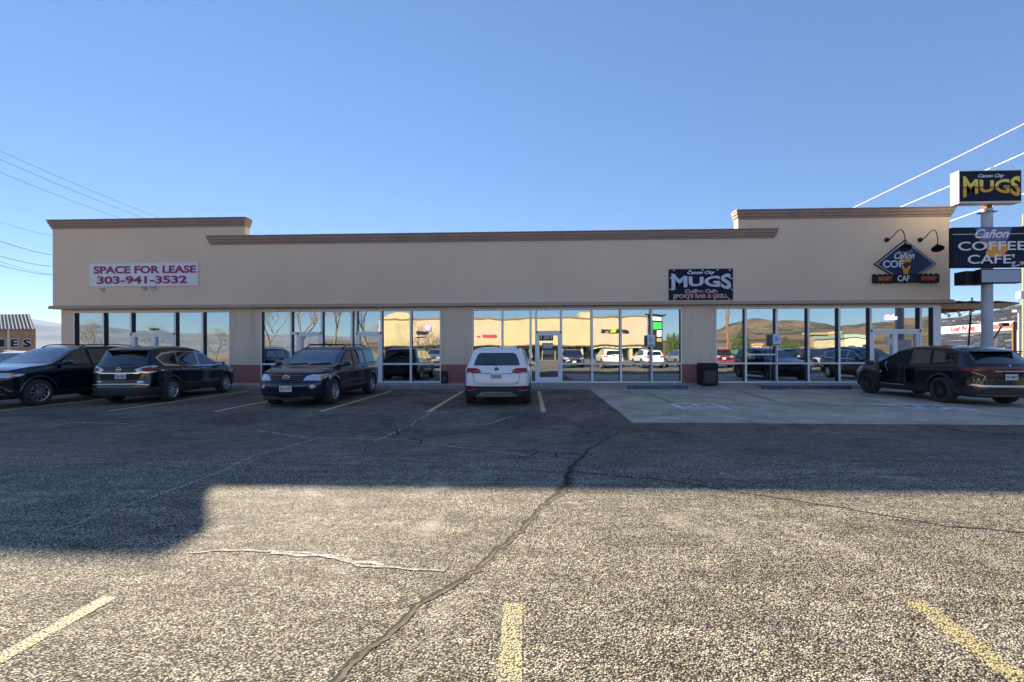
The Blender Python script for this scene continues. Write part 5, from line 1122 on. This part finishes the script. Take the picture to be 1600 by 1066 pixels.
b=MB(); b.box(-.16,-.14,.25,.16,.14,.62); b.build('body',mat('toy_yellow',(.7,.42,.08),.4),parent=t,bevel=.03); b=MB(); b.lathe([(.02,.62),(.14,.66),(.16,.76),(.12,.88),(.01,.92)],(0,0,0),'Z',16); b.build('globe',M['redtxt'],parent=t,smooth=True); b=MB(); b.tube([(0,0,0),(0,0,.25)],.04); b.build('stand',M['silver'],parent=t)
x=WX(1316,20.); t=empty('yellow_column',(x,20.0,.12),label='yellow upright machine behind the lower pane near the cafe door',cat='machine'); b=MB(); b.box(-.13,-.1,0,.13,.1,.78); b.build('body',mat('mustard',(.5,.38,.05),.5),parent=t,bevel=.03); b=MB(); b.box(-.14,-.11,.78,.14,.11,.84); b.build('top',M['black'],parent=t)
# vinyl lettering and notices on the doors
def decal(name,px0,py0,px1,py1,m,lab,txt=None,tm=None):
    Y=SY+.04; x0,x1=WX(px0,Y),WX(px1,Y); z1,z0=WZ(px0,py0,Y),WZ(px0,py1,Y)
    t=empty(name,((x0+x1)/2,Y,z0),label=lab,cat='notice'); b=MB(); b.box(x0,Y+.03,z0,x1,Y+.038,z1); P_(b,'sheet',m,t)
    if txt: text(txt,x0+(x1-x0)*.15,z0+(z1-z0)*.2,x1-(x1-x0)*.08,z1-(z1-z0)*.2,Y+.03,'lettering',tm,t,bold=.03)
    return t
decal('door_number',841.5,522,864.5,532.5,M['black'],'dark panel with white 1201 at the top of the bar door','1201',M['txtwhite'])
decal('door_notice',847,536,864,545,mat('greyish_vinyl',(.35,.33,.32),.6),'grey MUGS sticker in the middle of the bar door','MUGS',M['txtwhite'])
decal('hours_notice',848,547,865,554,bpy.data.materials['greyish_vinyl'],'grey opening hours sheet under the sticker on the bar door')
decal('paper_notice',1386,528,1397,539,M['signwhite'],'white paper notice on the left leaf of the cafe door')
decal('paper_notice',1403,531,1425,548,bpy.data.materials['greyish_vinyl'],'pale grey poster on the right leaf of the cafe door')
Y=SY+.04; x0,x1=WX(1384,Y),WX(1402,Y); z1,z0=WZ(1384,492,Y),WZ(1384,500,Y)
t=empty('neon_sign',((x0+x1)/2,Y,z0),label='small pink neon sign in the transom over the cafe door',cat='sign')
text('Coffee',x0,z0,x1,z1,Y+.0,'lettering',mat('pink_neon',(.8,.3,.4),.4,emis=(1,.35,.5),es=1.0),t,bold=.01,shear=.3)
x0,x1=WX(233,SY),WX(246,SY); t=empty('address_number',((x0+x1)/2,SY,0),label='small dark house number over the leftmost double door',cat='sign')
text('1205',x0,WZ(240,516.5,SY),x1,WZ(240,513,SY),SY+.035,'lettering',M['black'],t,bold=.03)
